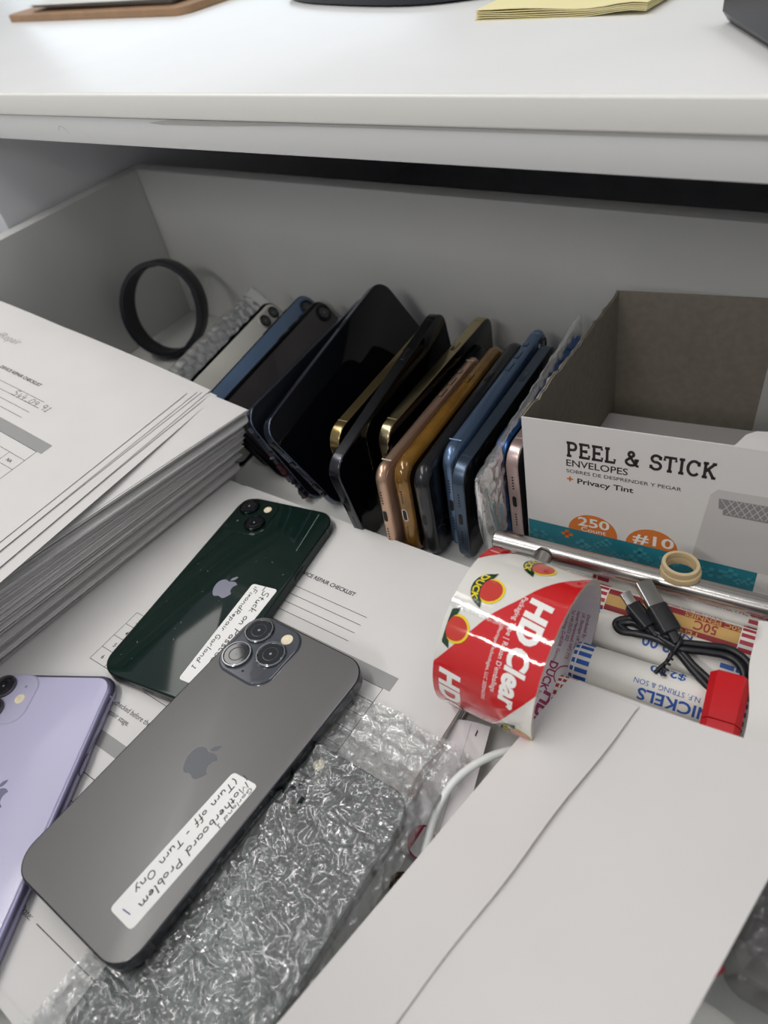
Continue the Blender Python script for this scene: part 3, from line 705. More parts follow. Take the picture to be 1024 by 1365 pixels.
# ------------------------------------------------------------------ papers: the form pile
def form_print(par, fn, tick=False):
    """the printed repair form; fn(x, y) lifts plan position onto the sheet"""
    put = lambda vf, m, n: mesh(n, *flat(finer(vf, 12), fn), m, par)
    sh = lambda vf, x, y: ([(a+x, b+y) for a, b in vf[0]], vf[1])
    rect = lambda x0, x1, y0, y1: ([(x0, y0), (x1, y0), (x1, y1), (x0, y1)], [(0, 1, 2, 3)])
    rr = lambda n, fs: put(merge2(fs), INK, n)
    put(sh(text2d('iFixandRepair', 6.2, .95, shear=.2), -103, 143), GREYINK, 'printed_logo')
    put(sh(text2d('DEVICE REPAIR CHECKLIST', 2.7, .92, .022, 'RIGHT'), -3, 119.6), INK, 'printed_heading')
    fs = [rect(-100, 12.6, y-.17, y+.17) for y in (110.6, 104.7, 98.9, 93.0)]
    rr('printed_rules', fs)
    put(sh(text2d('Device IMEI:', 2.2, .9), -112, 105), INK, 'printed_text')
    put(rect(-102, 50, 77.6, 86.2), GREYINK, 'printed_bar')
    fs = []
    ys = [77.4, 68.6, 59.6, 50.5, 41.5, 32.4, 23.4, 14.3]
    fs += [rect(-115 if y < 51 else -102, 46, y-.15, y+.15) for y in ys]
    for x in (-115, -102, -46, 4, 18, 32, 46): fs.append(rect(x-.15, x+.15, 14.3, 50.5 if x < -110 else (68.6 if x < 46 else 77.4)))
    rr('printed_table', fs)
    for x, s in ((11, 'PASS'), (25, 'FAIL'), (38, 'NA')): put(sh(text2d(s, 2.3, .9, .015, 'CENTER'), x, 62.6), INK, 'printed_text')
    for i, y in enumerate(ys[1:-1]):
        put(sh(text2d(str(i+1), 2.6, 1, .01, 'CENTER'), -108.5 if y < 51 else -95, y-6), INK, 'printed_text')
        put(sh(text2d(('Power', 'Screen', 'Charging', 'Camera', 'Speaker', 'Buttons')[i], 2.4, .9), -90, y-6), INK, 'printed_text')
    for s, x, y in (('All items must be checked before the', -49.5, 1.0), ('technician repair stage.', -60, -4.5)):
        put(sh(text2d(s, 2.9, .86, .004, 'RIGHT' if s[0] == 'A' else 'RIGHT'), x, y), INK, 'printed_text')
    put(rect(-115, 50, -20, -12.5), GREYINK, 'printed_bar')
    rr('printed_rules', [rect(-100, 50, y-.2, y+.2) for y in (-33, -46, -59)])
    put(sh(text2d('Date:', 3.0, .9), -33.6, -90.2), INK, 'printed_text')
    rr('printed_rules', [rect(-21.6, 30, -89.4, -89.0)])
def merge2(fs):
    v, f = [], []
    for a, b in fs:
        k = len(v); v += a; f += [tuple(i+k for i in q) for q in b]
    return v, f
ZP = -16.0
def drape(x, y, base):
    """top sheets curl down a little at the right edge and up at the far left"""
    return base - max(0, x-66)*.05 - max(0, x-78)**2*.02
pile = mesh('form_pile', *merge(*[sheet(10, 3, (lambda k, dx, dy, z: (lambda u, v: (-131+dx+216*u, -112+dy+279*v, drape(-131+216*u, 0, z))))(k, random.uniform(-1.0, 1.0), random.uniform(-1.5, 1.0), -17.0-k*.62), .45) for k in range(21)]), PAPER, None)
place(pile, 0, 0, 0); tag(pile, 'pile of white forms with layered edges under the printed checklist', 'paper', kind='stuff')
def sheetobj(name, label, fn, nx=14, ny=6, group=None):
    o = mesh(name, *sheet(nx, ny, fn, .12), PAPER, None, 30); place(o, 0, 0, 0); return tag(o, label, 'paper', group)
ro = math.radians(-4.6)
sheetobj('paper_sheet', 'blank white sheet tucked along the base of the tall paper stack',
         lambda u, v: (-151+216*u*math.cos(ro)-(279*v-279)*math.sin(ro)*-1*-1, 165.0-(279-279*v)*math.cos(ro)-216*u*.02, -16.55+.1*math.sin(6*u)))
fs_ = sheetobj('checklist_sheet', 'printed repair checklist form lying under the grey and green phones',
               lambda u, v: (-131+216*u, -112+(277+4*u)*v, drape(-131+216*u, 0, ZP)))
form_print(fs_, lambda x, y: (x, y+.012*(x+30), drape(x, y, ZP)+.05))

# ------------------------------------------------------------------ tall stack at the left
def leaf(k, n, top=False):
    q = k/(n-1); rnd = random.Random(1000+k)
    xr = -152+30*q**1.2+rnd.uniform(-1.3, 1.3)+6.0*noise.noise(Vector((q*13, 0, 0)))+2.5*noise.noise(Vector((q*40, 2, 0))); rot = math.radians(4.6+6.0*q**2+1.2*noise.noise(Vector((q*18, 5, 0))))
    zr = -29.2+69.5*q+1.6*noise.noise(Vector((q*17, 7, 0)))*min(1, 12*q, 12*(1-q)); slope = .21*q; yf = 171+12*q+rnd.uniform(-1.2, 1.2)+1.5*noise.noise(Vector((q*30, 9, 0))); ph = rnd.uniform(0, 6); am = rnd.uniform(0, .35)
    def fn(u, v):
        lx = -216*(1-u); ly = -279*(1-v)
        x = xr+lx*math.cos(rot)-ly*math.sin(rot)*-1; x = xr+lx-(-ly)*math.sin(rot); y = yf+ly+lx*math.sin(rot)*.5
        z = zr+slope*(-lx)**1.0*(1-.0012*(-lx)) - (.0018*q*max(0, 40+lx)**1.6) + am*math.sin(ph+v*7)*u
        return (x, y, z)
    return fn
NL = 118
st_ = mesh('paper_stack', *merge(*[sheet(7, 7, leaf(k, NL), .34+.24*(k % 3 == 0)) for k in range(NL)]), PAPER, None)
place(st_, 0, 0, 0); tag(st_, 'tall stack of white paper forms with fanned grey edges at left', 'paper', kind='stuff')
lv = leaf(NL-1, NL)
def topsheet(dx, dy, rot, lift):
    r_ = math.radians(rot)
    def fn(u, v):
        x = -160+dx-216*(1-u); y = 176+dy-279*(1-v)
        xx = -160+(x+160)*math.cos(r_)-(y-176)*math.sin(r_); yy = 176+(x+160)*math.sin(r_)+(y-176)*math.cos(r_)
        d = -126-xx
        return (xx, yy, 40.4+.21*d*(1-.0012*d)-.0018*max(0, 40-d)**1.6+lift)
    return fn
TG = 'loose sheets fanned on top of the tall paper stack'
specs = [(13, 5, 1.9, .3, 'lowest loose sheet on the tall stack, reaching furthest right'), (9, 3, .2, .9, 'second loose sheet from the bottom on the tall stack'),
         (7, 6, 1.6, 1.4, 'third loose sheet from the bottom on the tall stack'), (4, 1, -.3, 1.9, 'loose sheet just beneath the printed top sheet pair'), (2, -1, .7, 2.4, 'loose sheet directly under the printed top sheet')]
for dx, dy, ro_, li, lab in specs: sheetobj('loose_sheet', lab, topsheet(dx, dy, ro_, li), 16, 8, TG)
tfn = topsheet(-2, -6, .6, 3.0)
tp = sheetobj('checklist_sheet', 'printed checklist on top of the tall paper stack with handwritten number', tfn, 16, 8)
def onTop(x, y):                    # form coordinates -> top sheet
    u = (x+131)/216; v_ = (y+112)/279; p = tfn(u, v_); return (p[0], p[1], p[2]+.07)
form_print(tp, onTop)
mesh('handwriting', *flat(finer(([(x-14, y+104.4) for x, y in hand('544_09_91', 5.2, .45, 36, seed=2)[0]], hand('544_09_91', 5.2, .45, 36, seed=2)[1]), 4), onTop), PEN, tp)

# ------------------------------------------------------------------ envelope in front
TL, TR, BL, BR = V(128, 118.5, 0), V(229, 110, 32), V(85.8, -118.9, -2), V(189, -134, 30)
def env_fn(u, v, lift=0.0):
    a = BL.lerp(TL, v); b = BR.lerp(TR, v); p = a.lerp(b, u)
    sag = -2.2*math.sin(math.pi*u)*(.6+.4*v)
    return (p.x, p.y, p.z+sag+lift)
ev = thing('envelope', 'large blank white envelope with folded flap in the foreground', 'envelope')
place(ev, 0, 0, 0)
ENVP = lambda: mat('envelope_paper', 'D6D3D1', .8, spec=.2, noise_amt=.03, noise_scale=18, bump=.06, bump_scale=300)
mesh('body', *sheet(24, 30, lambda u, v: env_fn(u, v), 1.1), ENVP, ev, 40)
def flap(u, v):
    w = .335-.02*(1-v)+.004*math.sin(v*23)
    lift = .25+.9*u**3+1.3*u**6*(.5+.5*math.sin(v*9+1))
    p = env_fn(u*w, .0+v*1.0, lift); k = u*max(0, (v-.985))*260
    return (p[0], p[1]-k*.6, p[2])
mesh('flap', *sheet(14, 48, flap, .14), ENVP, ev, 40)
# support: a second envelope pile below the raised side
bx_ = thing('bubble_mailer', 'grey bubble-wrapped bundle under the envelope at lower right', 'bubble wrap')
place(bx_, 0, 0, FLOOR)
def mailer(u, v):
    x = 207+u*84; y = 31+v*86+3*math.sin(u*9); e = min(u, 1-u, v, 1-v)*8; e = min(1, e)**.5
    x += 2*crease(x, y, .06, 8); z = 2+e*(34+2.0*bubble(x, y)+2.4*ridge(x, y, .07, 6)+1.2*ridge(x, y, .2, 7))-8*max(0, .5-u)
    return (x, y, z)
mesh('wrap_film', *grid(70, 110, mailer), lambda: film('wrap_film_dim', .07, .8, .4, 150), bx_, 180)
v, f = slab(66, 70, 10, [(1, 1), (0, 2), (0, 24), (1, 25)], cap0=True, cap1=True, ox=252, oy=76); mesh('wrapped_contents', v, f, lambda: mat('mailer_core', '5A5656', .5), bx_, 40)
v, f = slab(9, 5, 1.5, [(.4, 0), (0, .5), (0, 2.5), (.6, 3)], cap0=True, cap1=True, seg=4)
o = mesh('red_tab', v, f, lambda: mat('dark_red_plastic', '8E0F2A', .35), None, 40); place(o, 214.6, 33.5, 6, 60)
tag(o, 'small dark red plastic tab beside the lower right bubble wrap', 'tab')

# ------------------------------------------------------------------ tape roll
tape = thing('tape_roll', 'roll of clear packaging tape with red and white printing', 'tape roll')
place(tape, 102.6, 119.3, FLOOR, math.degrees(.02))
RT, RC, HW = 40.3, 37.4, 24.0
CZ = RT+.05
def cyl(u, deg, r):
    a = math.radians(deg); return (u, -r*math.sin(a), CZ+r*math.cos(a))
def band(r, u0, u1, n=96, flip=False):
    v = [cyl(u, 360*i/n, r) for i in range(n) for u in (u0, u1)]
    f = [(2*i, 2*i+1, (2*i+3) % (2*n), (2*i+2) % (2*n)) for i in range(n)]
    return v, [tuple(reversed(q)) for q in f] if flip else f
TAPEW = lambda: mat('tape_white', 'E2DFD8', .07, spec=.6, coat=1.0, bump=.30, bump_scale=75)
RED = lambda: mat('tape_red', 'CE2023', .07, spec=.6, coat=1.0, bump=.30, bump_scale=75)
YEL = lambda: mat('tape_yellow', 'EBD21C', .1, coat=1.0); GRN = lambda: mat('tape_green', '1E3A22', .1, coat=1.0)
WHT = lambda: mat('tape_letter_white', 'F4F2EE', .1, coat=1.0); MAG = lambda: mat('core_print', '8C2A55', .7)
v, f = band(RT-.75, -HW, HW, 192)
mesh('tape_layers', v, f, TAPEW, tape, 60)
for sgn in (-1, 1):
    n = 96; b = 0; v1 = []; f1 = []
    v1 += [cyl(sgn*HW, 360*i/n, r) for i in range(n) for r in (RT-.75, RC)]
    q = [(b+2*i, b+2*i+1, b+(2*i+3) % (2*n), b+(2*i+2) % (2*n)) for i in range(n)]; f1 += q if sgn < 0 else [tuple(reversed(k)) for k in q]
    mesh('roll_edge', v1, f1, lambda: mat('tape_edge', 'B9B1A4', .5), tape)
v, f = band(RC, -HW, HW, flip=True); mesh('core', v, f, lambda: mat('core_card', 'C6C0C4', .75), tape, 60)
def wrapmesh(name, vf, m, r, u0, d0, inner=False, L=2.2):
    """flat art: x runs round the roll (degrees grow), y runs along the axis"""
    vv, ff = finer(vf, L); k = 180/math.pi/(RC if inner else RT)
    pts = [cyl(u0+y, d0+(x*k if not inner else x*k), r) for x, y in vv]
    return mesh(name, pts, [tuple(reversed(q)) for q in ff] if inner else ff, m, tape)
def redpatch(off):
    up_ = [(24, -40.7), (20.5, -29.3), (14.5, -18.7), (9.2, -7.4), (3.4, 7.2), (-4.4, 21.4), (-11.9, 39.8), (-21.7, 60.8), (-24, 65)]
    lo_ = [(24, 58.6), (15.2, 78), (6.2, 101), (-3.6, 118), (-12, 138), (-20, 158), (-24, 166)]
    import bisect
    def at(P, u):
        P = sorted(P)
        for (a, x), (b, y) in zip(P, P[1:]):
            if a <= u <= b: return x+(y-x)*(u-a)/(b-a)
        return P[0][1] if u < P[0][0] else P[-1][1]
    n, m_ = 24, 90
    return grid(n+1, m_+1, lambda s, t: (lambda u: cyl(u, at(up_, u)+(at(lo_, u)-at(up_, u))*t+off, RT-.6))(-23.95+47.9*s))
for off in (0, 180):
    v, f = redpatch(off); mesh('red_print', v, [tuple(reversed(q)) for q in f], RED, tape, 180)
    hd = text2d('HD', 9.6, 1.02, .05, shear=.12); cl = text2d('Clear', 9.0, 1.0, .04, shear=.12)
    wrapmesh('printed_word', hd, WHT, RT-.45, 8.6, 2.5+off); wrapmesh('printed_word', cl, WHT, RT-.45, 8.6, 2.5+off+(width2d(hd[0])+1.9)*180/math.pi/RT)
    wrapmesh('printed_word', hd, WHT, RT-.45, -20, 67+off); wrapmesh('printed_word', cl, WHT, RT-.45, -20, 67+off+(width2d(hd[0])+1.9)*180/math.pi/RT)
    wrapmesh('printed_text', text2d('Packaging Tape | Ruban D\'emballage', 2.3, .95), WHT, RT-.45, 4.4, 4+off)
    wrapmesh('printed_text', text2d('Shurtape Technologies, LLC 2020/63302', 1.6, .95), WHT, RT-.45, 0.6, 27+off)
    for (u, dgr) in ((-12, 8), (1.6, -27.5), (-19.5, 39), (15.5, 104)):
        circ = lambda r: ([(r*math.cos(2*math.pi*i/24), r*math.sin(2*math.pi*i/24)) for i in range(24)], [tuple(range(24))])
        clip = lambda vf: (([(x, max(-23.9-u, min(23.9-u, y))) for x, y in vf[0]]), vf[1])
        wrapmesh('emblem_ring', clip(circ(6.6)), YEL, RT-.50, u+2, dgr+off); wrapmesh('emblem_disc', clip(circ(5.5)), lambda: mat('tape_emblem_red', 'C8372A', .1, coat=1.0), RT-.40, u+2, dgr+off)
        lune = [(9.0*math.cos(math.radians(a)), 8.6*math.sin(math.radians(a))) for a in range(196, 345, 8)]+[(9.6, -.6)]+[(6.4*math.cos(math.radians(a)), 4.2*math.sin(math.radians(a))) for a in range(340, 199, -10)]+[(-9.8, -.8)]
        pv, pf = poly(lune); wrapmesh('emblem_banner', clip(([(x, y) for x, y, _ in pv], pf)), GRN, RT-.32, u+2, dgr+off)
        dv, df = text2d('DUCK', 3.0, 1.1, .03, 'CENTER')
        if u > -17: wrapmesh('emblem_word', ([(x, y-7.6+.035*x*x) for x, y in dv], df), YEL, RT-.24, u+2, dgr+off)
# printing inside the core
def inner_art(name, vf, u, dgr):
    vv, ff = finer(vf, 2.2); k = 180/math.pi/RC
    mesh(name, [cyl(u+y, dgr-x*k, RC-.12) for x, y in vv], [tuple(reversed(q)) for q in ff], MAG, tape)
for off in (0, 180):
    for i, q in enumerate(('Distributed By:', 'UK: Shurtape UK Ltd.', 'Hemel Hempstead, HP2 7TE', 'Tel +44 (0)333 202', 'EU: Nordring, D-45308, Germany')):
        inner_art('core_text', text2d(q, 1.7, .95), 19.0-i*2.6, -106+off)
    inner_art('core_text', text2d('HDClear', 8.0, 1.0, .04, shear=.12), 11.5, 184+off); inner_art('core_text', text2d('Packaging', 2.0, .95), 8.2, 182+off)
    inner_art('core_emblem', text2d('DUCK', 4.0, 1.0, .03), 8.0, -152+off)
    inner_art('core_emblem', ribbon([arc(0, 0, 5.5, 5.5, 0, 360, 24)], .6), 17.5, -160+off)
v, f = grid(30, 2, lambda s, t: cyl(-24+48*t, 24+s*3, RT+.25-.5*s)); mesh('tape_end', v, [tuple(reversed(q)) for q in f], lambda: film('tape_film', .05, 1.2, .3, 120), tape)

# ------------------------------------------------------------------ envelope box
bo = thing('envelope_box', 'open torn white carton of peel and stick envelopes', 'box')
yb, pb = math.radians(7.5), math.radians(1.5)
ax = V(math.cos(yb)*math.cos(pb), math.sin(yb)*math.cos(pb), math.sin(pb)); ay = V(-math.sin(yb), math.cos(yb), 0); ay = (ay-ax*ay.dot(ax)).normalized(); az = ax.cross(ay)
pose(bo, V(62.2, 210.5, -29.5), ax, ay, az)
CARD = lambda: mat('carton_white', 'E4E2DF', .5, noise_amt=.02, noise_scale=20); KRAFT = lambda: mat('carton_inside', '938B7E', .9, noise_amt=.12, noise_scale=220)
BW, BD, BH = 245, 133, 95.5
SK = 16.0   # the open carton leans out of square
def bwall(name, pts, n, m_out, m_in, th=.7):
    """panel from outline (list of 3d points), thickened along n"""
    P = [Vector(p) for p in pts]; n = Vector(n)
    o = mesh(name, [p for p in P]+[p+n*th for p in P], [tuple(range(len(P)))], m_out, bo)
    me = o.data; k = len(P)
    me.clear_geometry(); me.from_pydata([tuple(p*S) for p in P]+[tuple((p+n*th)*S) for p in P], [], [tuple(range(k)), tuple(range(2*k-1, k-1, -1))]+[(i, i+k, (i+1) % k+k, (i+1) % k) for i in range(k)])
    me.materials.append(m_in())
    for i, p in enumerate(me.polygons): p.material_index = 0 if i != 1 else 1
    me.update(); return o
front = bwall('front_panel', [(0, 0, 0), (BW, 0, 0), (BW, 0, BH), (0, 0, BH)], (0, 1, 0), CARD, KRAFT)
def torn():
    rnd = random.Random(4); P = [(.0, 0.7, BH)]
    n = 34
    for i in range(1, n):
        t = i/n; P.append((SK*t+.0, .7+BD*t, BH+(-1.5+3.5*noise.noise(Vector((t*9, 1, 0)))+2.2*noise.noise(Vector((t*31, 4, 0))))*math.sin(math.pi*t)**.3))
    P.append((SK, BD, BH+1)); return P
tn = torn()
v, f = [], []
for p in tn:
    xb = SK*(p[1]-.7)/(BD-.7); v += [(xb, p[1], 0), p, (xb+.7, p[1], 0), (p[0]+.7, p[1], p[2])]
for i in range(len(tn)-1):
    a = i*4; b = a+4; f += [(a, b, b+1, a+1), (a+2, a+3, b+3, b+2), (a+1, b+1, b+3, a+3)]
sd = mesh('side_panel', v, f, CARD, bo); sd.data.materials.append(KRAFT())
for i, p in enumerate(sd.data.polygons): p.material_index = 0 if i % 3 == 0 else 1
# torn paper edge: ragged curl along the side
rnd = random.Random(9)
v, f = [], []
for i, p in enumerate(tn):
    o_ = 1.2+2.2*abs(noise.noise(Vector((i*.5, 3, 1)))); v += [(p[0]+.7, p[1], p[2]-3), (p[0]-.2, p[1], p[2]+.8), (p[0]-o_, p[1]+.5, p[2]-.4)]
for i in range(len(tn)-1):
    for k in (0, 1): f.append((i*3+k, i*3+k+1, i*3+3+k+1, i*3+3+k))
mesh('torn_edge', v, f, lambda: mat('torn_card', 'A39B8B', .9, noise_amt=.2, noise_scale=300), bo)
bwall('back_panel', [(SK, BD, 0), (SK, BD, BH+1), (BW+SK, BD, BH+1), (BW+SK, BD, 0)], (0, .7, 0), KRAFT, CARD)
bwall('side_panel', [(BW, .7, 0), (BW+SK, BD, 0), (BW+SK, BD, BH), (BW, .7, BH)], (.99, -.12, 0), KRAFT, CARD)
bwall('bottom_panel', [(0, .7, .2), (BW, .7, .2), (BW+SK, BD, .2), (SK, BD, .2)], (0, 0, .8), CARD, KRAFT)
bwall('flap_remnant', [(100, -.1, BH-.4), (148, -.1, BH-.4), (148, 1.5, BH+12), (108, 1.5, BH+8.5), (104, 1.2, BH+6)], (0, .6, 0), CARD, CARD)
# front printing: (u along the front, z up)
def fp(name, vf, m, d=.06):
    return mesh(name, *flat(vf, lambda x, y: (x, -d, y)), m, front)
mv = lambda vf, x, y: ([(a+x, b+y) for a, b in vf[0]], vf[1])
def slabtext(s, h, sp, w):
    """heavy slab-serif capitals from strokes"""
    G = {'P': (.82, [[(.2, 0), (.2, 1)], [(.2, 1), (.5, 1)]+arc(.5, .74, .24, .26, 90, -90)+[(.2, .48)], [(.04, 0), (.4, 0)], [(.04, 1), (.2, 1)]]),
         'E': (.84, [[(.2, 0), (.2, 1)], [(.04, 1), (.74, 1), (.74, .78)], [(.2, .5), (.56, .5)], [(.56, .62), (.56, .38)], [(.04, 0), (.78, 0), (.78, .24)]]),
         'L': (.8, [[(.2, 0), (.2, 1)], [(.04, 1), (.38, 1)], [(.04, 0), (.74, 0), (.74, .28)]]),
         '&': (.98, [[(.92, .42), (.62, .42)], [(.78, .42)]+arc(.4, .27, .36, .27, 10, -190)+[(.3, .55), (.5, .72)]+arc(.38, .82, .17, .18, -30, 200)+[(.28, .66), (.8, 0), (.94, 0)]]),
         'S': (.8, [arc(.4, .76, .3, .25, 20, 250, 10)+arc(.4, .26, .33, .27, 80, -160, 10), [(.68, .98), (.68, .72)], [(.08, .02), (.08, .3)]]),
         'T': (.86, [[(.43, 0), (.43, 1)], [(.06, .74), (.06, 1), (.8, 1), (.8, .74)], [(.26, 0), (.6, 0)]]),
         'I': (.46, [[(.23, 0), (.23, 1)], [(.05, 0), (.41, 0)], [(.05, 1), (.41, 1)]]),
         'C': (.88, [arc(.46, .5, .38, .51, 40, 320, 14), [(.76, 1), (.76, .68)]]),
         'K': (.92, [[(.2, 0), (.2, 1)], [(.04, 0), (.38, 0)], [(.04, 1), (.38, 1)], [(.74, 1), (.24, .42)], [(.4, .58), (.76, 0)], [(.6, 1), (.88, 1)], [(.64, 0), (.92, 0)]]), ' ': (.5, [])}
    x = 0; st = []
    for ch in s:
        a, q = G[ch]; st += [[((x+px)*h, py*h) for px, py in k] for k in q]; x += a+sp
    return ribbon(st, w)
PR = lambda: mat('carton_ink', '2A2626', .5); ORG = lambda: mat('carton_orange', 'DC7A2C', .5); TEAL = lambda: mat('carton_teal', '1C7C8C', .45, noise_amt=.0)
TEAL2 = lambda: mat('carton_teal_light', '3F95A5', .45)
pk = slabtext('PEEL & STICK', 8.6, .1, 1.75); k_ = 71.5/width2d(pk[0]); pk = ([(x*k_, y) for x, y in pk[0]], pk[1])
fp('printed_title', mv(pk, 23.2, 74.6), PR)
def fit(s, h, wd, b=0.0, sp=1.0):
    v, f = text2d(s, h, 1, b, space=sp); k = wd/width2d(v); return [(x*k, y) for x, y in v], f
fp('printed_text', mv(fit('ENVELOPES', 4.4, 31.5, .012), 23.2, 67.6), PR)
fp('printed_text', mv(fit('SOBRES DE DESPRENDER Y PEGAR', 2.3, 57.5, .006), 23.2, 63.0), PR)
fp('printed_text', mv(fit('Privacy Tint', 3.6, 29, .02), 29.0, 56.2, ), PR)
fp('printed_plus', ([(23.4, 58), (26.8, 58), (26.8, 59), (23.4, 59), (24.6, 56.8), (25.6, 56.8), (25.6, 60.2), (24.6, 60.2)], [(0, 1, 2, 3), (4, 5, 6, 7)]), ORG)
def badge(cx, cz, r, cut):
    pts = [(cx+r*math.cos(math.radians(a)), cz+r*math.sin(math.radians(a))) for a in range(-12, 193, 8)]; v, f = poly(pts); fp('printed_badge', ([(x, y) for x, y, _ in v], f), ORG, .05)
tz = lambda x: 22.0-.052*x
badge(37.5, 20.5, 13.6, 0); badge(69.3, 18.4, 13.6, 0)
fp('printed_text', mv(text2d('250', 6.6, 1.25, .02, 'CENTER'), 38, 24.8), WHT, .09); fp('printed_text', mv(text2d('Count', 3.3, 1.15, .01, 'CENTER'), 38, 20.6), WHT, .09)
fp('printed_text', mv(text2d('#10', 7.2, 1.3, .02, 'CENTER'), 70, 20.2), WHT, .09)
fp('printed_strip', ([(.3, 0.5), (122, 0.5), (122, tz(122)), (.3, tz(0))], [(0, 1, 2, 3)]), TEAL, .07)
rnd = random.Random(12)
def plusat(x, z, a): return ([(x-a*1.5, z-a*.5), (x+a*1.5, z-a*.5), (x+a*1.5, z+a*.5), (x-a*1.5, z+a*.5), (x-a*.5, z-a*1.5), (x+a*.5, z-a*1.5), (x+a*.5, z+a*1.5), (x-a*.5, z+a*1.5)], [(0, 1, 2, 3), (4, 5, 6, 7)])
for i in range(26):
    x = 4+i*4.6; z = rnd.uniform(5, tz(x)-4.5)
    if abs(x-23) < 6: continue
    fp('printed_plus', plusat(x, z, rnd.choice((1.6, 2.0, 2.4))), TEAL2, .075)
fp('printed_plus', plusat(23, 15.6, 2.2), ORG, .09)
# picture of an envelope on the right of the panel
PICT = lambda: mat('carton_picture', 'CDCAC8', .5); HATCH = lambda: mat('carton_hatch', '8E8B8C', .5)
pts = [(90, tz(90)), (94, 64), (97, 68), (200, 68), (200, tz(122)), (122, tz(122))]; v, f = poly(pts); fp('printed_picture', ([(x, y) for x, y, _ in v], f), PICT, .05)
pts = [(98, 62.5), (200, 62.5), (200, 50), (101, 52), (100.6, 55.5), (98.6, 56)]; v, f = poly(pts); fp('printed_hatch', ([(x, y) for x, y, _ in v], f), HATCH, .07)
hs = []
for i in range(14):
    x = 99+i*3.4; hs += [[(x, 62.3), (x+6, 52.6)], [(x+6, 62.3), (x, 52.6)]]
fp('printed_hatch', ribbon(hs, .35), PICT, .085)
# envelopes lying in the carton
for i, (dz, rx) in enumerate(((0, 0), (.9, 1.5), (1.9, -1))):
    o = mesh('envelope', *sheet(10, 8, (lambda dz: lambda u, v: (4+200*u, 6+112*v, dz))(dz), .7), ENVP, None, 40)
    m_ = Matrix.Rotation(math.radians(7.5+rx*.6), 4, 'Z'); m_.translation = V(72+i*.4, 217, -26+Z0)*S
    m_ = m_ @ Matrix.Rotation(math.radians(-1.2), 4, 'Y') @ Matrix.Rotation(math.radians(3), 4, 'X'); o.matrix_world = m_
    tag(o, ('lowest blank white envelope lying inside the carton', 'middle blank white envelope lying inside the carton', 'top blank white envelope lying inside the carton')[i], 'envelope', 'envelopes in the carton')

# ------------------------------------------------------------------ steel handle, rubber ring
hb = thing('bar_handle', 'loose brushed steel bar handle lying in front of the carton', 'handle')
ba = math.radians(6.5); place(hb, 53.5, 185.6, -4.6, 6.5)
v, f = tube([V(0, 0, 0), V(.6, 0, 0), V(249.4, 0, 0), V(250, 0, 0)], 5.6, 32, radii=[5.0, 5.6, 5.6, 5.0]); mesh('bar', v, f, STEEL, hb, 40)
for x in (30, 190):
    v, f = tube([V(x, -3.2, 1.2), V(x, -25, 2.6), V(x, -25.6, 2.6)], 4.9, 28, radii=[4.9, 4.9, 4.4]); mesh('post', v, f, STEEL, hb, 40)
    v, f = tube([V(x, -4.6, 1.3), V(x, -5.6, 1.36)], 5.05, 28); mesh('post_seam', v, f, lambda: mat('seam_dark', '4A4846', .4, .6), hb, 40)
rg = thing('rubber_ring', 'beige rubber band ring sitting on the steel bar handle', 'ring')
place(rg, 151.2, 199.5, 0.6)
BEI = lambda: mat('beige_rubber', 'CDB78F', .5, noise_amt=.05, noise_scale=90)
def rband(r, w, h, tilt):
    pr = [(r, 0), (r+w, .2), (r+w+.3, h/2), (r+w, h-.2), (r, h), (r-.3, h/2), (r, 0)]
    v, f = lathe(pr, 40); return [(x*1.08, y*.97, z+tilt*x) for x, y, z in v], f
mesh('lower_band', *rband(7.0, 1.9, 4.2, .05), BEI, rg, 60)
v, f = rband(6.8, 1.5, 3.8, -.03); mesh('upper_band', [(x-.5, y+.3, z+4.1) for x, y, z in v], f, BEI, rg, 60)

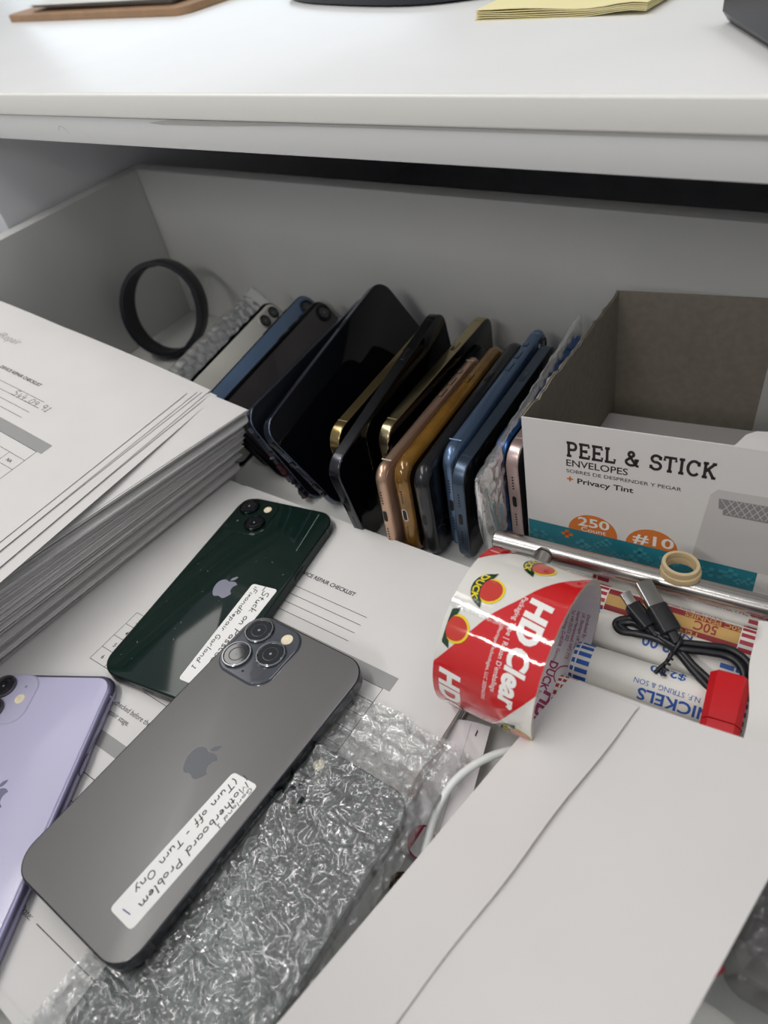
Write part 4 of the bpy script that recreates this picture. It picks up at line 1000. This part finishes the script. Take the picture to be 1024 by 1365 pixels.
# ------------------------------------------------------------------ coin rolls
def coin_roll(label, r, l, x0, y0, x1, y1, z, stripe, texts, bands=(), nst=16, roll=0, wrapm=None, group='paper coin rolls'):
    T = thing('coin_roll', label, 'coin roll', group)
    d = V(x1-x0, y1-y0, 0); L = l or d.length; d.normalize()
    pose(T, V(x0, y0, z), d, V(-d.y, d.x, 0), V(0, 0, 1))
    prof = [(0, r*.45), (0, r*.72), (.8, r*.93), (3, r)]+[(L*k/8, r*(1-.006*(k % 2))) for k in range(1, 8)]+[(L-3, r), (L-.8, r*.93), (L, r*.72), (L, r*.45)]
    n = 40; v = []; f = []
    for x, rr in prof:
        v += [(x, -rr*math.sin(2*math.pi*i/n), rr*math.cos(2*math.pi*i/n)) for i in range(n)]
    for k in range(len(prof)-1):
        f += [(k*n+i, (k+1)*n+i, (k+1)*n+(i+1) % n, k*n+(i+1) % n) for i in range(n)]
    f += [tuple(range(n)), tuple(range(len(prof)*n-1, (len(prof)-1)*n-1, -1))]
    W = mesh('wrapper', v, f, wrapm or (lambda: mat('roll_paper', 'E4E2DC', .6, noise_amt=.05, noise_scale=60, bump=.15, bump_scale=150)), T, 50)
    c = lambda x, deg, rr: (x, -rr*math.sin(math.radians(deg+roll)), rr*math.cos(math.radians(deg+roll)))
    for e0, e1 in ((1.0, 9.5), (L-9.5, L-1.0)):
        for i in range(nst):
            a = 360*i/nst; w_ = 360/nst*.55
            v, f = grid(4, 4, lambda s, t: c(e0+(e1-e0)*s, a+w_*t, r*(.955 if (e0+(e1-e0)*s) in (1.0, L-1.0) else 1)+.06))
            mesh('end_stripe', v, f, stripe, W)
    for (b0, b1, m) in bands:
        v, f = grid(2, 60, lambda s, t: c(b0+(b1-b0)*s if False else 10+(L-20)*s, b0+(b1-b0)*t, r+.04)); mesh('printed_band', v, f, m, W, 60)
    for s, h, x, deg, m, flip in texts:
        vf = finer(text2d(s, h, 1.0, .02 if h > 3 else 0.0), 2.0); k = 180/math.pi/r; sg = -1 if flip else 1
        mesh('printed_text', [c(x+sg*px, deg-sg*py*k, r+.1) for px, py in vf[0]], vf[1], m, W)
    return T
BLU = lambda: mat('roll_blue', '2458A8', .55); RDD = lambda: mat('roll_red', 'A83040', .55); KR = lambda: mat('roll_kraft', 'C09A5C', .7, noise_amt=.08, noise_scale=120)
MRD = lambda: mat('roll_maroon', '8E2F33', .6)
coin_roll('white coin roll marked two dollars lying beneath the black cable', 10.6, 78, 114, 162.8, 196, 169.5, -19.4, BLU,
          [('$2.00', 5.4, 50, 12, BLU, True), ('NICKELS', 4.6, 54, -38, BLU, True)], roll=0)
coin_roll('white nickel coin roll with blue striped end nearest the envelope', 10.6, 80, 120.5, 139.6, 198, 147.5, -19.4, BLU,
          [('NICKELS', 6.0, 66, 44, BLU, True), ('N.F. STRING & SON', 2.4, 60, 22, BLU, True), ('$2.00', 5.0, 52, -34, BLU, True)])
coin_roll('kraft and red penny coin roll below the rubber ring', 9.6, 84, 112, 180.5, 196, 187.0, -20.4, RDD,
          [('50C', 4.6, 64, 6, MRD, True), ('50C PENNIES', 3.2, 74, -19, KR, True), ('PENNIES', 3.4, 56, 42, KR, True), ('N.F. STRING & SON, INC.', 2.2, 30, -38, RDD, False), ('HARRISBURG, PA., U.S.A.', 2.2, 32, -25, RDD, False)], bands=((2, 38, KR), (-22, 2, MRD), (38, 70, MRD)))
coin_roll('white coin roll with red maker print pushed under the steel bar', 9.6, 88, 108, 198.5, 200, 206, -20.4, RDD,
          [('N.F. STRING & SON, INC.', 2.6, 48, 18, RDD, False), ('HARRISBURG, PA., U.S.A.', 2.6, 48, 38, RDD, False), ('PENNIES', 5.0, 34, 8, RDD, True)])
coin_roll('red striped coin roll mostly hidden under the white envelope', 9.6, 84, 120, 119.5, 203, 126.5, -20.4, RDD, [('PENNIES', 4.6, 60, 20, RDD, True)])

# ------------------------------------------------------------------ black USB cable
us = thing('usb_cable', 'bundled black charging cable tied with a black twist tie', 'cable')
place(us, 0, 0, 0)
BLK = lambda: mat('cable_black', '14151A', .38)
def conn(tip, neck, end, wb, hb_, wm, hm):
    tip, neck, end = map(Vector, (tip, neck, end))
    def brick(name, a, b, w, h, m, ch=.6):
        d = (b-a); L = d.length; d.normalize(); s = d.cross(V(0, 0, 1)).normalized(); u = s.cross(d)
        v, f = slab(w, h, min(w, h)*.3, [(ch, 0), (0, ch), (0, L-ch), (ch, L)], cap0=True, cap1=True, seg=4)
        return mesh(name, [a+s*x+u*y+d*z for x, y, z in v], f, m, us, 40)
    brick('metal_plug', tip, neck+(end-neck)*.1, wm, hm, lambda: mat('plug_steel', 'A7A6A3', .28, 1.0), .15)
    brick('plug_body', neck, neck+(end-neck)*.72, wb, hb_, BLK); brick('strain_relief', neck+(end-neck)*.7, end, wb*.5, hb_*.6, BLK, .3)
conn((137.8, 183.5, 4), (147.8, 174.2, 1.5), (163.3, 161.3, -3.5), 9.8, 6.2, 8.6, 3.8)
conn((131.6, 176.4, 0), (136.9, 172.3, -2), (153.8, 162.2, -5), 8.2, 5.4, 5.6, 2.0)
paths = [[(162, 162, -4), (174.2, 165.6, -3), (185, 168.5, -3), (194.1, 164.6, -4), (197.5, 155.4, -6), (196, 146, -9)],
         [(153, 162.6, -5.4), (164.2, 159.8, -4.5), (176.7, 163.2, -4), (186, 164.9, -4), (193.0, 160, -5), (195, 150, -9)],
         [(154, 165.2, -6), (146, 168.2, -6.5), (138, 168.1, -7.5), (132.9, 163.4, -8), (136.8, 159.2, -8), (147.4, 161.2, -6.6), (161.9, 160.8, -5.6), (172.7, 155.4, -7), (181.7, 151.2, -8), (188, 147, -9)],
         [(162, 163.2, -3.2), (150, 163.4, -5), (140, 165.6, -7), (135.2, 162.6, -8), (141, 160.2, -7.6), (152, 161, -6), (163, 159.0, -6), (173.4, 152.8, -7.4), (183, 147.6, -9)]]
for p in paths: mesh('cord', *tube(smoothpath(p, 10), 1.75, 10), BLK, us, 60)
mesh('twist_tie', *tube(smoothpath([(163.6, 164.5, -2.6), (164.2, 161, -.6), (163.4, 157, -2.6), (162.4, 155, -5.6), (161.6, 151, -6.8), (160, 147, -7.4), (159, 144, -8)], 6), 1.0, 8), BLK, us, 60)
v, f = tube([V(162.6+1.2*math.cos(i*1.2), 156-i*.55, -5.2+1.2*math.sin(i*1.2)-i*.1) for i in range(24)], .55, 6); mesh('tie_twist', v, f, BLK, us, 60)

# ------------------------------------------------------------------ red block
rb = thing('plastic_block', 'bright red faceted plastic block resting on the coin rolls', 'block')
d = V(.115, -.993, -.02).normalized(); s_ = V(.993, .115, .05); s_ = (s_-d*s_.dot(d)).normalized(); pose(rb, V(189.0, 153.5, -4.2), s_, d, s_.cross(d))
def octa(w, h, c): return [(-w+c, -h), (w-c, -h), (w, -h+c), (w, h-c*1.6), (w-c*1.6, h), (-w+c*1.1, h), (-w, h-c*1.1), (-w, -h+c)]
REDP = lambda: mat('red_plastic', 'C4161F', .3, coat=.2)
def loft(secs):
    v = []; f = []
    for y, w, h, c in secs: v += [(x, y, z) for x, z in octa(w, h, c)]
    for k in range(len(secs)-1): f += [(k*8+i, (k+1)*8+i, (k+1)*8+(i+1) % 8, k*8+(i+1) % 8) for i in range(8)]
    f += [tuple(range(8)), tuple(range(len(secs)*8-1, len(secs)*8-9, -1))]; return v, f
mesh('body', *loft([(0, 7.6, 5.4, 2.5), (.8, 8.4, 6.0, 2.8), (25, 7.9, 6.0, 2.6)]), REDP, rb, 15)
mesh('collar', *loft([(25.2, 7.4, 5.5, 2.4), (25.8, 7.9, 6.3, 2.6), (44, 7.6, 6.2, 2.5), (44.6, 7.0, 5.4, 2.4)]), REDP, rb, 15)

# ------------------------------------------------------------------ white items at the right and below the tape
o = mesh('plastic_bag', *sheet(12, 14, lambda u, v: (190.5+36*u+11*(1-v)+.8*math.sin(v*8), 186-62*(1-v)-3*u, 1.5+15*u-6*(1-v)*u+1.2*math.sin(v*7+u*5)), .3), lambda: mat('white_plastic', 'E6E3DF', .22, spec=.6, coat=.3), None, 60)
place(o, 0, 0, 0); tag(o, 'glossy white plastic bag corner at the right edge', 'bag')
lf = thing('paper_leaflet', 'folded white leaflet with red logo sticking out beneath the tape roll', 'leaflet')
place(lf, 0, 0, 0)
def leaf2(u, v):
    a = V(80, 84, -25).lerp(V(101.7, 88.3, -21), u); b = V(92, 20, -28).lerp(V(118, 22, -26), u); p = b.lerp(a, v); return (p.x, p.y, p.z+2.0*math.sin(u*3))
mesh('page', *sheet(10, 14, leaf2, .3), lambda: mat('leaflet_paper', 'DAD7D8', .6), lf, 40)
def onleaf(u, v, h=.08): p = leaf2(u, v); return (p[0], p[1], p[2]+h)
mesh('printed_fold', *flat(ribbon([[(.62, .02), (.60, .5), (.58, .98)]], .008), lambda x, y: onleaf(x, y)), GREYINK, lf)
mesh('printed_mark', *flat(ribbon([[(.74, .90), (.76, .945)]], .03), lambda x, y: onleaf(x, y)), INK, lf)
mesh('printed_logo', *flat(([(.36+.26*math.cos(i*math.pi/12), .10+.11*math.sin(i*math.pi/12)) for i in range(24)], [tuple(range(24))]), lambda x, y: onleaf(x, y)), lambda: mat('leaflet_red', 'A01232', .5), lf)
mesh('printed_logo_hole', *flat(([(.50+.15*math.cos(i*math.pi/12), .11+.085*math.sin(i*math.pi/12)) for i in range(24)], [tuple(range(24))]), lambda x, y: onleaf(x, y, .12)), LABELP, lf)
wc = mesh('white_cable', *tube(smoothpath([(146, 92, -20), (138, 90, -17), (127, 86, -14.5), (116, 78, -13.5), (107.5, 67, -13.5), (102, 54, -15), (101, 40, -18), (104, 26, -21), (107.5, 14, -23), (108, 2, -26)], 10), 1.9, 12), lambda: mat('white_cable', 'DFE3E1', .35), None, 60)
place(wc, 0, 0, 0); tag(wc, 'white round charging cable curving out from under the tape roll', 'cable')
cp = []
for i in range(150):
    a = i*.42; cp.append(V(104+i*.035+6.5*math.cos(a)*(1+.2*math.sin(i*.07)), 8+5.0*math.sin(a), -26.5+i*.03+2.0*math.sin(a*1.7)))
co = mesh('coiled_cord', *tube(cp, .55, 6), lambda: mat('brown_cord', '5B4A35', .55, noise_amt=.3, noise_scale=300), None, 60)
place(co, 0, 0, 0); tag(co, 'tangled thin brown cord beside the white cable', 'cord')

# ------------------------------------------------------------------ things on the counter
ZK = ZC1
cb = thing('clipboard', 'brown hardboard clipboard lying on the counter at upper left', 'clipboard')
ca = V(-341.9+637.8, 411.3-446.8, 0).normalized(); cp_ = V(-ca.y, ca.x, 0)
pose(cb, V(-637, 447, ZK), ca, cp_, V(0, 0, 1))
v, f = slab(318, 229, 14, [(.6, .1), (0, .6), (0, 5.2), (.6, 5.8)], cap0=True, cap1=True, ox=147, oy=114.5); mesh('board', v, f, lambda: mat('hardboard', 'A07E5E', .6, noise_amt=.12, noise_scale=90), cb, 40)
v, f = slab(120, 26, 5, [(0, 6), (0, 9), (3, 12)], cap1=True, ox=147, oy=210); mesh('clip', v, f, STEEL, cb, 40)
for i in range(4):
    o = mesh('clipboard_sheet', *sheet(16, 8, (lambda i: lambda u, v: (24+i*3+250*u, 15-i*2.0+190*v, 6.6+i*1.0+4.0*(1-v)**3*(1-u)*.6+.012*i*u*250*.12+5*math.exp(-((u-1)/.10)**2)*v))(i), .25), PAPER, None, 40)
    m_ = Matrix((ca, cp_, V(0, 0, 1))).transposed().to_4x4(); m_.translation = V(-637, 447, ZK+Z0)*S; o.matrix_world = m_
    tag(o, ('bottom white sheet on the clipboard', 'second white sheet from the bottom on the clipboard', 'third white sheet from the bottom on the clipboard', 'top white sheet on the clipboard')[i], 'paper', 'sheets on the clipboard')
ys_ = V(65.2+28, 333.1-340.1, 0).normalized(); yp = V(-ys_.y, ys_.x, 0)
for i in range(6):
    o = mesh('yellow_sheet', *sheet(14, 6, (lambda i: lambda u, v: (i*.15+94*u, i*.12*(1-u)+130*v, .35+i*(.95-.4*u)+2.6*math.exp(-((u-.92)/.16)**2)*(1-v)*.8+.4*math.sin(u*9+i)*(i/6)))(i), .3), lambda: mat('yellow_paper', 'EFE4AE', .75), None, 40)
    m_ = Matrix((ys_, yp, V(0, 0, 1))).transposed().to_4x4(); m_.translation = V(-27.5, 340, ZK+Z0)*S; o.matrix_world = m_
    tag(o, ('lowest', 'second lowest', 'third lowest', 'third highest', 'second highest', 'topmost')[i]+' sheet of the pale yellow paper pile on the counter', 'paper', 'yellow sheets on the counter')
# dark shallow tray with a bowed front edge
tr_ = thing('black_tray', 'black tray with a bowed front edge at the top of the picture', 'tray')
place(tr_, 0, 0, ZK)
TB = lambda: mat('tray_black', '20242E', .4)
fe = smoothpath([(-240, 436, 0), (-205, 416, 0), (-152, 397, 0), (-110, 386, 0), (-80, 384, 0), (-50, 391, 0), (-20, 402, 0)], 6)
n = len(fe); bk = [V(p.x+60, p.y+170, 0) for p in fe]
v = [V(p.x, p.y, 1.2) for p in fe]+[V(p.x-.4, p.y-.8, 5) for p in fe]+[V(p.x+1, p.y+3, 7.5) for p in fe]+[V(p.x, p.y, 7.5) for p in bk]+[V(p.x, p.y, 1.2) for p in bk]
f = [(k*n+i, k*n+i+1, (k+1)*n+i+1, (k+1)*n+i) for k in range(4) for i in range(n-1)]+[(4*n+i, 4*n+i+1, i+1, i) for i in range(n-1)]+[(0, n, 2*n, 3*n, 4*n), (n-1, 5*n-1, 4*n-1, 3*n-1, 2*n-1)]
mesh('body', v, f, TB, tr_, 40)
mesh('rim_cord', *tube([V(p.x, p.y-.4, 6.2) for p in fe], 1.6, 8), lambda: mat('tray_rim', '161A26', .3), tr_, 60)
for q in (0, n-1):
    v, f = lathe([(3.2, 0), (3.0, 1.4)], 16, fe[q].x+4, fe[q].y+8); mesh('foot', v, f, TB, tr_)
dv = thing('card_terminal', 'dark blurred device with slanted front at the upper right', 'device')
place(dv, 0, 0, ZK)
DVM = lambda: mat('device_dark', '23252D', .35)
P0 = [V(106, 309, 5), V(152, 240, 3), V(260, 290, 3), V(200, 352, 5)]
v = [p+V(2, 4, -p.z+.5) for p in P0]+[p for p in P0]+[p+V(0, 1, 14) for p in P0]
f = [(3, 2, 1, 0), (8, 9, 10, 11)]+[(k*4+i, k*4+(i+1) % 4, (k+1)*4+(i+1) % 4, (k+1)*4+i) for k in (0, 1) for i in range(4)]
mesh('body', v, f, DVM, dv)
v = [P0[i]*1.0+V(0, 1, 14.1) for i in range(4)]; c_ = sum(v, V(0, 0, 0))/4
v = [c_+(p-c_)*.86+V(0, 0, .05) for p in v]; mesh('top_glass', v+[p+V(0, 0, 1.2) for p in v], [(4, 5, 6, 7)]+[(i, (i+1) % 4, (i+1) % 4+4, i+4) for i in range(4)], lambda: mat('device_glass', '7C8694', .12), dv)
